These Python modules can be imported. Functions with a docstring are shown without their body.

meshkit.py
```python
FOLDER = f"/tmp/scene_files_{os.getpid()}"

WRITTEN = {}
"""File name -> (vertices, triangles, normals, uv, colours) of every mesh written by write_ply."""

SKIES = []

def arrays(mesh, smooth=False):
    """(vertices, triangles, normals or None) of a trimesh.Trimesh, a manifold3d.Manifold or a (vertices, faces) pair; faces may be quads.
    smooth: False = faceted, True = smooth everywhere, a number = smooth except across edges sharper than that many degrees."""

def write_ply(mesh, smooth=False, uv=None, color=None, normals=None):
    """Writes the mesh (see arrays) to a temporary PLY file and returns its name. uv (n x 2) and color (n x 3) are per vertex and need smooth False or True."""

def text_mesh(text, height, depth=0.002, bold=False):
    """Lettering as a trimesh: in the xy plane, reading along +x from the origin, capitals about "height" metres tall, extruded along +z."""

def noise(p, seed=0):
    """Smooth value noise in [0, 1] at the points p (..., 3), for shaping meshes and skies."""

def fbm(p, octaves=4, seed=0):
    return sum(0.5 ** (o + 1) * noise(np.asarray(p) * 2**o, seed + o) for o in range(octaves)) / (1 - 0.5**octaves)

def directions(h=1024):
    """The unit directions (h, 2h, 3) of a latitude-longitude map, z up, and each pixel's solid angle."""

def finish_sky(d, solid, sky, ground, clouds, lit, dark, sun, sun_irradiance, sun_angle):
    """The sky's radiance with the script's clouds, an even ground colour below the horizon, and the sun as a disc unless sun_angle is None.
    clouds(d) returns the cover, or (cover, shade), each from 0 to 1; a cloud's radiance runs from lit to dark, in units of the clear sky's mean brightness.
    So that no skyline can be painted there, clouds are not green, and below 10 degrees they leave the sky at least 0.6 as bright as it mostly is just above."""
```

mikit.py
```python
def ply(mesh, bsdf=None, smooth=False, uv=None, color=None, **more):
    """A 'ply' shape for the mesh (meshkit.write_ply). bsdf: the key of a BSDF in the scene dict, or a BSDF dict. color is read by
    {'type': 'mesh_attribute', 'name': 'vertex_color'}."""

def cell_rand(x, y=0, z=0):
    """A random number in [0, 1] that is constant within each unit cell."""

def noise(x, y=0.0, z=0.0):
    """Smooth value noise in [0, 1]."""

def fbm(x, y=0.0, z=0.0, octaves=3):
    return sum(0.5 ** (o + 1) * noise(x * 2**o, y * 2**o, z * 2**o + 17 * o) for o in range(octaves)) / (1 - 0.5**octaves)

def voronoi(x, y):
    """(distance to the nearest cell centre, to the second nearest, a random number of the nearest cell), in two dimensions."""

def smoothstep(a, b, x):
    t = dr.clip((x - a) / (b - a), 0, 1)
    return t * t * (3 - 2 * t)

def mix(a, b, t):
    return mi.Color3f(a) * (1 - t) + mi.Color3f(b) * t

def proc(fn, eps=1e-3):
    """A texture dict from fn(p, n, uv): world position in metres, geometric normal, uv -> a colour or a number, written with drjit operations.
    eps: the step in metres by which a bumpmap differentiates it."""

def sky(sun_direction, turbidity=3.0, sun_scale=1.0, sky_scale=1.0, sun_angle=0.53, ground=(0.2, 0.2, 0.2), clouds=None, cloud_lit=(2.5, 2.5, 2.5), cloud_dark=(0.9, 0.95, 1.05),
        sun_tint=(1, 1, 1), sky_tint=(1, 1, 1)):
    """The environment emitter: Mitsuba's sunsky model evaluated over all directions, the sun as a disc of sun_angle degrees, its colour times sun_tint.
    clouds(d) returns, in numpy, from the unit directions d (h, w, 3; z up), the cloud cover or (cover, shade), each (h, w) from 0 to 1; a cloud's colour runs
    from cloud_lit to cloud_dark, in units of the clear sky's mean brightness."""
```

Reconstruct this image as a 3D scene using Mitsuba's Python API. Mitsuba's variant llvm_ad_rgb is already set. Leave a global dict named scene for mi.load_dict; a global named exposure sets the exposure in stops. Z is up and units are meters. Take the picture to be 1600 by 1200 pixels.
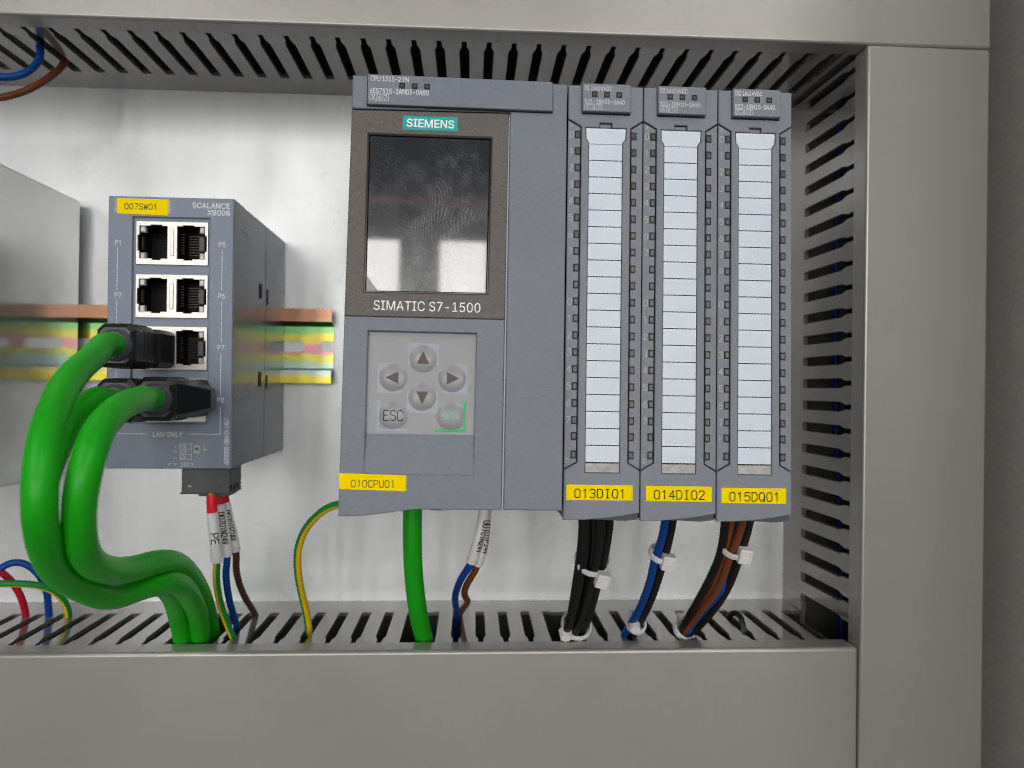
import math, random
import numpy as np, trimesh, mitsuba as mi, drjit as dr, mikit, meshkit
import manifold3d as m3
from shapely.geometry import Polygon, LineString, Point, box as sbox
from shapely.ops import unary_union
from scipy.spatial.transform import Rotation

rng = random.Random(7)
scene, labels, used = {}, {}, {}
T = mi.ScalarTransform4f
MM, Z0 = 0.001, 1.3                      # everything below is in millimetres; the lens stands at (0, 0, Z0)

# ------------------------------------------------------------------ camera, light, exposure
FWD, UP = (0.05235645, 0.99861227, 0.00568668), (-0.01336936, -0.00499306, 0.99989816)
scene['camera'] = {'type': 'thinlens', 'fov': 67.38, 'fov_axis': 'x', 'aperture_radius': 0.0011, 'focus_distance': 0.262,
                   'near_clip': 0.01, 'far_clip': 100.0,
                   'to_world': T().look_at(origin=[0, 0, Z0], target=[FWD[0], FWD[1], Z0 + FWD[2]], up=list(UP))}
exposure = 0.0
scene['room_light'] = {'type': 'constant', 'radiance': {'type': 'rgb', 'value': [0.095, 0.095, 0.10]}}

def rgb(*c): return {'type': 'rgb', 'value': list(c)}

def lamp(key, label, cat, group, x0, x1, y, z0, z1, L):          # an upright lit pane facing the cabinet, in metres
    scene[key] = {'type': 'rectangle', 'to_world': T().translate([(x0 + x1) / 2, y, Z0 + (z0 + z1) / 2]).rotate([1, 0, 0], -90).scale([(x1 - x0) / 2, (z1 - z0) / 2, 1]),
                  'bsdf': {'type': 'diffuse', 'reflectance': rgb(.5, .5, .5)}, 'emitter': {'type': 'area', 'radiance': rgb(*L)}}
    labels[key] = {'label': label, 'category': cat, 'group': group}

WIN = [(-3.1, -2.35), (-1.96, -1.22), (-.84, -.53), (-.19, .20), (.75, 1.5), (2.0, 2.8)]
for i, (a, b) in enumerate(WIN):
    lamp('room_window' + ('_%03d' % i if i else ''), 'bright window pane far behind the viewer, seen only as a reflection', 'window', 'windows of the room',
         a, b, -5.76, -0.05, 2.06, (8.4, 8.2, 7.85))
for i, (a, b) in enumerate(WIN):  # unseen dim panes, added for the light a floor would throw back
    lamp('floor_bounce_pane' + ('_%03d' % i if i else ''), 'dim glowing pane added far behind the viewer in place of light bounced off the floor', 'window', 'added panes for floor bounce',
         a, b, -5.76, -1.25, -0.12, (2.6, 2.5, 2.35))
for i, x in enumerate((-1.3, 1.0)):
    k = 'ceiling_lamp' + ('_%03d' % i if i else '')
    scene[k] = {'type': 'rectangle', 'to_world': T().translate([x, -1.3, Z0 + 1.75]).rotate([1, 0, 0], 180).scale([.5, .9, 1]),
                'bsdf': {'type': 'diffuse', 'reflectance': rgb(.5, .5, .5)}, 'emitter': {'type': 'area', 'radiance': rgb(3.4, 3.4, 3.5)}}
    labels[k] = {'label': ['left', 'right'][i] + ' one of two flat white ceiling lamps above and behind the viewer', 'category': 'ceiling lamp', 'group': 'ceiling lamps of the room'}

scene['red_light_strip'] = {'type': 'rectangle', 'to_world': T().translate([-.2, -5.7, Z0 + 2.38]).rotate([1, 0, 0], -90).scale([2.2, .011, 1]),
                            'bsdf': {'type': 'diffuse', 'reflectance': rgb(.5, .1, .1)}, 'emitter': {'type': 'area', 'radiance': rgb(1.25, .28, .38)}}
labels['red_light_strip'] = {'label': 'thin red light strip far behind the viewer, reflected as a pink line in the display', 'category': 'light strip'}

# ------------------------------------------------------------------ materials
def P(base, rough=.5, spec=.5, metal=0., **k):
    return {'type': 'principled', 'base_color': base if isinstance(base, dict) else rgb(*base), 'roughness': rough, 'specular': spec, 'metallic': metal, **k}
def bump(b, fn, scale, eps=6e-5): return {'type': 'bumpmap', 'arbitrary': mikit.proc(fn, eps), 'scale': scale, 'bsdf': b}
def two(b): return {'type': 'twosided', 'bsdf': b}
N, FB, MIX, SS = mikit.noise, mikit.fbm, mikit.mix, mikit.smoothstep
K = 1000.0
def grain(p, n, uv): return N(p.x * 3200, p.y * 3200, p.z * 3200)
def speck(a, b, f=3000.0, amp=1.0):
    def fn(p, n, uv):
        s = N(p.x * f, p.y * f, p.z * f) * .6 + N(p.x * f * .5, p.y * f * .5, p.z * f * .5) * .4
        d = FB(p.x * 40, p.y * 40, p.z * 40)
        return MIX(a, b, dr.clip(.5 + (s - .5) * 1.5 * amp + (d - .5) * .5, 0, 1))
    return mikit.proc(fn)
def mat(key, b): scene[key] = b

mat('plastic_controller', bump(P(speck((.148, .166, .199), (.186, .205, .240), 3600.), .48, .4), grain, 4e-5))
mat('plastic_module', bump(P(speck((.168, .185, .219), (.196, .213, .247), 3600., amp=.7), .45, .4), grain, 2.5e-5))
mat('plastic_bezel', bump(P(speck((.078, .066, .059), (.142, .124, .112), 3600.), .5, .4), grain, 4e-5))
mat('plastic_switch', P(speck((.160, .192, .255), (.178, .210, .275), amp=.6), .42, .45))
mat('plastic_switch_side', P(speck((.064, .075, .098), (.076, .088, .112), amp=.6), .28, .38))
mat('plastic_dark', P((.055, .058, .066), .45, .4))
mat('plastic_terminal', P(speck((.058, .060, .065), (.075, .077, .082)), .5, .4))
mat('black_plastic', P((.010, .010, .011), .33, .5))
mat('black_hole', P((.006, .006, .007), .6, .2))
mat('socket_inside', P((.009, .009, .009), .5, .2))
mat('led_rim', P((.012, .011, .010), .5, .3))
for k, c in enumerate([(.15, .13, .115), (.125, .13, .095), (.135, .115, .105), (.11, .115, .10)]): mat('led_lens_%d' % k, P(speck(tuple(v * .2 for v in c), tuple(v * .65 for v in c), 1800.), .3, .5))
def paper(p, n, uv): return MIX((.565, .635, .705), (.635, .70, .76), FB(p.x * 60, p.y * 60, p.z * 60))
mat('paper_white', P(mikit.proc(paper), .4, .45))
mat('clear_tail', P(speck((.22, .215, .215), (.42, .41, .40), 700.), .3, .5))
mat('label_yellow', P(speck((.95, .69, .0004), (.98, .73, .0006), 500.), .5, .0))
mat('ink_black', P((.012, .011, .011), .5, .3))
mat('ink_white', P((.60, .61, .63), .5, .3))
mat('ink_bright', P((.86, .86, .85), .5, .3))
mat('ink_dim', P((.42, .43, .45), .5, .3))
mat('ink_pale', P((.50, .51, .53), .5, .3))
mat('ink_brown', P((.105, .085, .072), .5, .3))
mat('logo_teal', P((.0, .36, .34), .4, .4))
mat('ok_green', P((.035, .43, .14), .4, .3))
mat('ok_print', P((.13, .36, .20), .4, .4))
mat('key_dome', P((.27, .272, .285), .30, .5))
mat('key_light', P((.30, .328, .385), .35, .4))
def mem(p, n, uv): return MIX((.215, .22, .235), (.242, .247, .26), FB(p.x * 80, p.y * 80, p.z * 80))
mat('key_membrane', P(mikit.proc(mem), .30, .5))
# the screen: near-black glass under a smudged protective film
def smear(p, n, uv):
    x, z = p.x * K, (p.z - Z0) * K
    wob = (FB(x * .08, z * .08, 3.) - .5) * 6
    q = (x + 11 + wob) / (1 + (z - 30) * .016) + dr.square(dr.maximum(z - 58, 0)) * .022
    ridge = SS(.30, .80, .5 + .5 * dr.sin(q * 9.2 + 2.2 * N(x * .8, z * .5, 61.))) * (.25 + .75 * N(x * 1.6, z * .9, 5.))
    d = dr.sqrt(dr.square((x + 9 - (z - 57) * .25) * 1.05) + dr.square((z - 57) * .62)) + (FB(x * .22, z * .22, 1.) - .5) * 13
    zone = SS(16, 7, d)
    fine = SS(.60, .82, N(x * 4.2, z * 4.2, 2.)) * SS(.35, .65, FB(x * .14, z * .14, 8.))
    s1 = SS(.955, 1.0, dr.sin(x * .9 + z * 2.1 + 7 * FB(x * .12, z * .12, 4.))) * SS(.5, .72, N(x * .4, z * .4, 9.))
    s2 = SS(.955, 1.0, dr.sin(x * 2.3 - z * .7 + 7 * FB(x * .10, z * .10, 14.))) * SS(.5, .72, N(x * .35, z * .35, 19.))
    return dr.clip((.36 * ridge * zone * SS(.25, .6, FB(x * .35, z * .25, 41.)) + .10 * zone * N(x * 2.6, z * 1.3, 51.) + .15 * fine + .15 * s1 + .13 * s2 + .2 * SS(48, 34, z) * FB(x * 1.2, z * 1.2, 33.)) + .10 * SS(.45, .8, FB(x * .10, z * .10, 6.)), 0, 1)
def screen_col(p, n, uv): return MIX((.009, .011, .014), (.36, .38, .41), smear(p, n, uv) * .5)
def screen_haze(p, n, uv): return .34 + .5 * smear(p, n, uv)
mat('led_clear', P(speck((.25, .24, .22), (.50, .48, .45), 900.), .2, .6))
SCREEN = mikit.proc(screen_col)
mat('screen_glass', {'type': 'blendbsdf', 'weight': mikit.proc(screen_haze), 'b1': {'type': 'principled', 'base_color': SCREEN, 'roughness': .03, 'eta': 2.1}, 'b2': {'type': 'principled', 'base_color': SCREEN, 'roughness': .17, 'eta': 2.0}})
mat('film_edge', P((.16, .165, .17), .2, .7))
mat('gloss_rim', P((.05, .045, .042), .15, .9, .3))
# sheet metal of the mounting plate: mill-finish zinc with faint vertical streaks and handling marks
def plate_col(p, n, uv):
    x, z = p.x * K, (p.z - Z0) * K
    st = FB(x * .22, z * .015, 1.)
    cl = FB(x * .035, z * .03, 4.)
    sp = SS(.80, .86, N(x * .55, z * .5, 11.)) * SS(.55, .7, FB(x * .05, z * .05, 2.))
    return MIX((.54, .56, .578), (.66, .672, .682), dr.clip(.5 + (st - .5) * .4 + (cl - .5) * .7, 0, 1)) * (1 - .07 * sp)
def plate_rough(p, n, uv):
    x, z = p.x * K, (p.z - Z0) * K
    return .33 + .14 * FB(x * .05, z * .03, 2.)
def plate_bump(p, n, uv): return FB(p.x * 18, 0 * p.x, p.z * 9) * 1.0
mat('galvanised', bump(P(mikit.proc(plate_col), mikit.proc(plate_rough), .5, .50), plate_bump, 2.5e-4, 1e-3))
def duct_col(p, n, uv):
    x, y, z = p.x * K, p.y * K, (p.z - Z0) * K
    return MIX((.362, .348, .320), (.388, .374, .345), FB(x * .03, y * .05, z * .03) * .7 + .3 * FB(x * .5, y * .5, z * .04))
def duct_rough(p, n, uv):
    x, y, z = p.x * K, p.y * K, (p.z - Z0) * K
    sc = SS(.97, 1.0, dr.sin(x * .35 + z * 1.3 + 8 * FB(x * .05, z * .05, 3.))) * SS(.58, .75, N(x * .12, z * .12, 7.))
    return .29 + .05 * FB(x * .06, y * .06, z * .06) + .20 * sc
def wall_duct(p, n, uv):
    x, y, z = p.x * K, p.y * K, (p.z - Z0) * K
    return MIX((.29, .281, .263), (.325, .315, .297), FB(x * .03, y * .05, z * .03))
mat('duct_cover', P(mikit.proc(duct_col), mikit.proc(duct_rough), .5, .42))
mat('duct_wall', P(mikit.proc(wall_duct), .09, .75, .55))
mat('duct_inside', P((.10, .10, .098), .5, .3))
def housing_col(p, n, uv): return MIX((.62, .625, .615), (.70, .70, .685), FB(p.x * 30, p.y * 30, p.z * 30))
mat('sheet_steel', P(mikit.proc(housing_col), .105, .5, .80))
def wall_col(p, n, uv): return MIX((.41, .40, .36), (.50, .49, .44), FB(p.x * 500, p.y * 500, p.z * 500))
def wall_bump(p, n, uv): return FB(p.x * 900, p.y * 900, p.z * 900)
mat('textured_paint', bump(P(mikit.proc(wall_col), .42, .5), wall_bump, 3e-4, 2e-4))
# yellow-passivated steel: the film's colour wanders through the interference colours
def rail_col(p, n, uv):
    x, z = p.x * K, (p.z - Z0) * K
    t = (z - 1) / 35 + (FB(x * .07, z * .08, 1.) - .5) * .16
    c = MIX((.93, .76, .10), (.50, .70, .66), SS(.06, .22, t))
    c = MIX(c, (.72, .74, .16), SS(.28, .36, t)); c = MIX(c, (.80, .34, .42), SS(.40, .48, t))
    c = MIX(c, (.80, .70, .12), SS(.54, .62, t)); c = MIX(c, (.26, .60, .24), SS(.63, .74, t)); c = MIX(c, (.44, .23, .14), SS(.80, .84, t))
    return c * .64
mat('chromated_steel', P(mikit.proc(rail_col), .27, .5, .9))
mat('chrome', P((.75, .73, .70), .22, .5, .95))
def shield(p, n, uv): return MIX((.43, .40, .37), (.53, .50, .465), FB(p.x * 120, p.y * 120, p.z * 120))
mat('tin_shield', P(mikit.proc(shield), .32, .5, .62))
mat('zinc_bolt', P((.62, .66, .68), .3, .5, .9))
mat('gold_contact', P((.035, .022, .014), .4, .4, .4))
def green_col(p, n, uv): return MIX((.007, .315, .005), (.012, .395, .009), FB(p.x * 60, p.y * 60, p.z * 60))
mat('green_sheath', bump(P(mikit.proc(green_col), .42, .3), lambda p, n, uv: FB(p.x * 700, p.y * 700, p.z * 700), 2e-5))
mat('wire_black', P((.009, .009, .009), .42, .32))
mat('wire_blue', P((.003, .052, .26), .38, .3))
mat('wire_brown', P((.17, .048, .017), .40, .3))
mat('wire_darkbrown', P((.085, .036, .022), .42, .5))
mat('wire_red', P((.50, .012, .028), .38, .3))
mat('wire_striped', P({'type': 'mesh_attribute', 'name': 'vertex_color'}, .38, .28))
mat('ferrule_red', P((.72, .018, .035), .35, .3))
mat('sleeve_white', P((.72, .715, .72), .42, .4))
mat('nylon_white', P((.74, .735, .73), .34, .5, spec_tint=0.))
mat('copper_end', P((.10, .085, .065), .45, .5))

# ------------------------------------------------------------------ building helpers
def frame(o, r):
    M = np.eye(4); M[:3, :3] = Rotation.from_euler('xyz', r, degrees=True).as_matrix() @ np.array([[1, 0, 0], [0, 0, -1], [0, 1, 0.]]); M[:3, 3] = o
    return M
WORLD = np.eye(4)
def to_m(M):                                                       # the same frame in metres, for meshes shared by several entries
    A = M.copy(); A[:3, 3] *= MM; A[2, 3] += Z0
    return A
def numbered(k):
    used[k] = used.get(k, -1) + 1
    return k if used[k] == 0 else '%s_%03d' % (k, used[k])
def cat_mesh(ms): return trimesh.util.concatenate([m for m in ms if m is not None])
def thing(name, label, category, group=None):
    k = numbered(name); labels[k] = {'label': label, 'category': category}
    if group: labels[k]['group'] = group
    return k
def put(key, mesh, bsdf, M=WORLD, smooth=False, color=None):
    m = trimesh.Trimesh(np.array(mesh.vertices), np.array(mesh.faces), process=False)
    A = to_m(M); v = m.vertices @ A[:3, :3].T * MM + A[:3, 3]
    scene[key] = mikit.ply(trimesh.Trimesh(v, m.faces, process=False), bsdf, smooth=smooth, color=color)
    return key
def part(root, name, mesh, bsdf, M=WORLD, smooth=False, label=None, color=None):
    k = put(numbered(root + '__' + name), mesh, bsdf, M, smooth, color)
    if label: labels[k] = {'label': label}
    return k
def single(name, label, category, mesh, bsdf, M=WORLD, smooth=False, group=None, color=None):
    return put(thing(name, label, category, group), mesh, bsdf, M, smooth, color)
def shared(mesh, bsdf, smooth=False):
    return mikit.ply(trimesh.Trimesh(np.array(mesh.vertices) * MM, mesh.faces, process=False), bsdf, smooth=smooth)
def copy(root, name, ply, M, u, v, w=0.):
    k = numbered(root + '__' + name); A = M.copy(); A[:3, 3] = (M @ np.array([u, v, w, 1.]))[:3]
    scene[k] = {**ply, 'to_world': T(to_m(A).tolist())}
    return k
def structure(name, mesh, bsdf, M=WORLD, smooth=False):
    put(numbered(name), mesh, bsdf, M, smooth); labels[name] = {'kind': 'structure'}

def offset_ring(r, d):
    r = np.asarray(r, float); a, b = np.roll(r, 1, 0), np.roll(r, -1, 0)
    e0, e1 = r - a, b - r
    n0 = np.stack([-e0[:, 1], e0[:, 0]], 1) / np.linalg.norm(e0, axis=1, keepdims=True)
    n1 = np.stack([-e1[:, 1], e1[:, 0]], 1) / np.linalg.norm(e1, axis=1, keepdims=True)
    m = n0 + n1
    return r + d * m / np.maximum((m * n0).sum(1, keepdims=True), .3)
def signed(r): r = np.asarray(r); return .5 * np.sum(r[:, 0] * np.roll(r[:, 1], -1) - np.roll(r[:, 0], -1) * r[:, 1])
def plate(outer, w0, w1, b=0., holes=()):
    """A flat piece from w0 up to its face w1, the edges of the face (and of its holes) bevelled by b."""
    def ccw(r, want): r = np.asarray(r, float); return r if (signed(r) > 0) == want else r[::-1]
    rings = [ccw(outer, True)] + [ccw(h, False) for h in holes]
    ms, tops = [], []
    for r in rings:
        levels = [(r, w0), (r, w1 - b)] + ([(offset_ring(r, b), w1)] if b else [])
        n = len(r); v = np.vstack([np.c_[q, np.full(n, w)] for q, w in levels]); f = []
        i = np.arange(n); j = (i + 1) % n
        for l in range(len(levels) - 1):
            f += [np.c_[l * n + i, l * n + j, (l + 1) * n + j], np.c_[l * n + i, (l + 1) * n + j, (l + 1) * n + i]]
        ms.append(trimesh.Trimesh(v, np.vstack(f), process=False)); tops.append(levels[-1][0])
    for rs, w, flip in ((tops, w1, False), (rings, w0, True)):
        v, f = trimesh.creation.triangulate_polygon(Polygon(rs[0], rs[1:]), engine='earcut')
        f = np.array(f); a = v[f]; s = (a[:, 1, 0] - a[:, 0, 0]) * (a[:, 2, 1] - a[:, 0, 1]) - (a[:, 1, 1] - a[:, 0, 1]) * (a[:, 2, 0] - a[:, 0, 0])
        f = np.where(((s < 0) != flip)[:, None], f[:, ::-1], f)
        ms.append(trimesh.Trimesh(np.c_[v, np.full(len(v), w)], f, process=False))
    return cat_mesh(ms)
def rect(u0, u1, v0, v1): return [(u0, v0), (u1, v0), (u1, v1), (u0, v1)]
def slab(u0, u1, v0, v1, w0, w1, b=0.): return plate(rect(min(u0, u1), max(u0, u1), min(v0, v1), max(v0, v1)), w0, w1, b)
def hull_box(x0, x1, y0, y1, z0, z1, r=.5, n=12):
    s = m3.Manifold.sphere(r, n); ps = [s.translate((x, y, z)) for x in (x0 + r, x1 - r) for y in (y0 + r, y1 - r) for z in (z0 + r, z1 - r)]
    return m3.Manifold.batch_hull(ps)
def man(m): q = m.to_mesh(); return trimesh.Trimesh(np.array(q.vert_properties[:, :3]), np.array(q.tri_verts), process=False)
def cube(x0, x1, y0, y1, z0, z1): return m3.Manifold.cube((x1 - x0, y1 - y0, z1 - z0)).translate((x0, y0, z0))
def extr(poly, h, w):
    ms = [trimesh.creation.extrude_polygon(g, h, engine='earcut') for g in getattr(poly, 'geoms', [poly]) if g.area > 1e-6]
    m = cat_mesh(ms); m.apply_translation([0, 0, w]); return m

# stroke lettering on a 4 x 6 grid
G = {'0': [[(1, 0), (3, 0), (4, 1.2), (4, 4.8), (3, 6), (1, 6), (0, 4.8), (0, 1.2), (1, 0)]], '1': [[(.9, 4.9), (2.2, 6), (2.2, 0)]],
     '2': [[(0, 4.8), (.9, 6), (3.1, 6), (4, 5), (4, 4), (0, 0), (4, 0)]], '3': [[(0, 5.2), (1, 6), (3, 6), (4, 5), (4, 4), (3, 3.1), (1.5, 3.1)], [(3, 3.1), (4, 2.1), (4, 1), (3, 0), (1, 0), (0, .8)]],
     '4': [[(3, 0), (3, 6), (0, 1.9), (4, 1.9)]], '5': [[(3.8, 6), (.5, 6), (.2, 3.2), (1.2, 3.8), (3, 3.8), (4, 2.7), (4, 1.1), (3, 0), (1, 0), (0, .8)]],
     '6': [[(3.4, 6), (1.4, 4.9), (0, 2.6), (0, 1.2), (1, 0), (3, 0), (4, 1.1), (4, 2.5), (3, 3.6), (1, 3.6), (.1, 2.6)]], '7': [[(0, 6), (4, 6), (1.5, 0)]],
     '8': [[(1, 3.2), (.2, 4.2), (.2, 5), (1, 6), (3, 6), (3.8, 5), (3.8, 4.2), (3, 3.2), (1, 3.2), (0, 2.2), (0, 1), (1, 0), (3, 0), (4, 1), (4, 2.2), (3, 3.2)]],
     'A': [[(0, 0), (2, 6), (4, 0)], [(.7, 2), (3.3, 2)]], 'B': [[(0, 0), (0, 6), (2.8, 6), (3.7, 5.2), (3.7, 4), (2.8, 3.2), (0, 3.2)], [(2.8, 3.2), (4, 2.3), (4, 1), (3, 0), (0, 0)]],
     'C': [[(4, 4.9), (3, 6), (1, 6), (0, 4.8), (0, 1.2), (1, 0), (3, 0), (4, 1.1)]], 'D': [[(0, 0), (0, 6), (2.6, 6), (4, 4.6), (4, 1.4), (2.6, 0), (0, 0)]],
     'E': [[(4, 0), (0, 0), (0, 6), (4, 6)], [(0, 3.1), (3.2, 3.1)]], 'G': [[(4, 4.9), (3, 6), (1, 6), (0, 4.8), (0, 1.2), (1, 0), (3, 0), (4, 1.1), (4, 2.8), (2.4, 2.8)]],
     'H': [[(0, 0), (0, 6)], [(4, 0), (4, 6)], [(0, 3.1), (4, 3.1)]], 'I': [[(1, 0), (3, 0)], [(1, 6), (3, 6)], [(2, 0), (2, 6)]], 'i': [[(2, 0), (2, 6)]],
     'L': [[(0, 6), (0, 0), (3.6, 0)]], 'N': [[(0, 0), (0, 6), (4, 0), (4, 6)]], 'O': [[(1.2, 0), (2.8, 0), (4, 1.4), (4, 4.6), (2.8, 6), (1.2, 6), (0, 4.6), (0, 1.4), (1.2, 0)]],
     'P': [[(0, 0), (0, 6), (3, 6), (4, 5), (4, 3.8), (3, 2.8), (0, 2.8)]], 'Q': [[(1.2, 0), (2.8, 0), (4, 1.4), (4, 4.6), (2.8, 6), (1.2, 6), (0, 4.6), (0, 1.4), (1.2, 0)], [(2.6, 1.5), (4.2, -.3)]],
     'S': [[(4, 5), (3, 6), (1, 6), (0, 5), (0, 4), (1, 3.2), (3, 2.9), (4, 2), (4, 1), (3, 0), (1, 0), (0, 1)]], 'U': [[(0, 6), (0, 1.2), (1, 0), (3, 0), (4, 1.2), (4, 6)]],
     'V': [[(0, 6), (2, 0), (4, 6)]], 'W': [[(0, 6), (1, 0), (2, 4.4), (3, 0), (4, 6)]], 'X': [[(0, 0), (4, 6)], [(0, 6), (4, 0)]], 'Y': [[(0, 6), (2, 3), (4, 6)], [(2, 3), (2, 0)]],
     'K': [[(0, 0), (0, 6)], [(4, 6), (0, 2.4)], [(1.3, 3.5), (4, 0)]], '-': [[(.6, 2.8), (3.4, 2.8)]], 'x': [[(.3, 0), (3.7, 4)], [(.3, 4), (3.7, 0)]], ' ': [], 'M': [[(0, 0), (0, 6), (2, 2), (4, 6), (4, 0)]],
     'a': [[(.4, 3.6), (1.2, 4.1), (2.6, 4.1), (3.4, 3.4), (3.4, 0)], [(3.4, 2.4), (1.2, 2.2), (.3, 1.3), (1, 0), (2.4, 0), (3.4, .9)]], 'b': [[(.4, 6), (.4, 0), (2.6, 0), (3.6, 1), (3.6, 3), (2.6, 4), (.4, 3.6)]],
     'p': [[(.4, -1.6), (.4, 4), (2.6, 4), (3.6, 3), (3.6, 1), (2.6, 0), (.4, .4)]], '=': [[(.3, 4), (3.7, 4)], [(.3, 2.2), (1.2, 2.2)], [(1.9, 2.2), (2.6, 2.2)], [(3.2, 2.2), (3.8, 2.2)]]}
def letters(s, x, y, cap, width=None, stroke=.16, gap=1.7, slant=0.):
    """The lettering as shapely polygons: baseline at (x, y), capitals cap tall, the whole line width wide, strokes of stroke mm."""
    n = len(s); adv = 4 + gap; total = n * adv - gap
    sx = (width / total) if width else cap / 6
    sy = cap / 6; ls = []
    for i, c in enumerate(s):
        for g in G[c]: ls.append(LineString([(x + (i * adv + a + slant * b) * sx, y + b * sy) for a, b in g]))
    return unary_union([l.buffer(stroke / 2, quad_segs=3) for l in ls])
def lines(segs, stroke): return unary_union([LineString(s).buffer(stroke / 2, cap_style=2, join_style=2) for s in segs])
def flat(poly, w=0.): return extr(poly, .03, w + .012)
def type_mesh(s, x, y, cap, width, bold=False, w=0.):                # grotesque lettering
    m = meshkit.text_mesh(s, cap, .03, bold); b = m.bounds
    m.apply_translation([-b[0, 0], 0, 0]); m.apply_scale([width / (b[1, 0] - b[0, 0]), 1, 1]); m.apply_translation([x, y, w + .012])
    return m

def catmull(p, step=1.2):
    p = np.asarray(p, float); q = np.vstack([2 * p[0] - p[1], p, 2 * p[-1] - p[-2]]); out = []
    for i in range(1, len(q) - 2):
        a, b, c, d = q[i - 1:i + 3]; n = max(2, int(np.linalg.norm(c - b) / step)); t = np.linspace(0, 1, n, endpoint=False)[:, None]
        out.append(.5 * (2 * b + (c - a) * t + (2 * a - 5 * b + 4 * c - d) * t ** 2 + (3 * b - a - 3 * c + d) * t ** 3))
    return np.vstack(out + [p[-1:]])
def smooth_path(p, step=1.2, k=9):
    c = catmull(p, step); e = np.vstack([np.repeat(c[:1], k, 0), c, np.repeat(c[-1:], k, 0)]); w = np.hanning(2 * k + 3)[1:-1]; w /= w.sum()
    s = np.stack([np.convolve(e[:, i], w, 'valid') for i in range(3)], 1)
    s[0], s[-1] = c[0], c[-1]
    return s
def frames_along(c):
    t = np.gradient(c, axis=0); t /= np.linalg.norm(t, axis=1, keepdims=True)
    a = np.zeros_like(c); v = np.cross(t[0], [0, 1, 0]); v = v if np.linalg.norm(v) > .2 else np.cross(t[0], [1, 0, 0])
    a[0] = v / np.linalg.norm(v)
    for i in range(1, len(c)):
        v = a[i - 1] - t[i] * (a[i - 1] @ t[i]); a[i] = v / np.linalg.norm(v)
    return t, a, np.cross(t, a)
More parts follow.
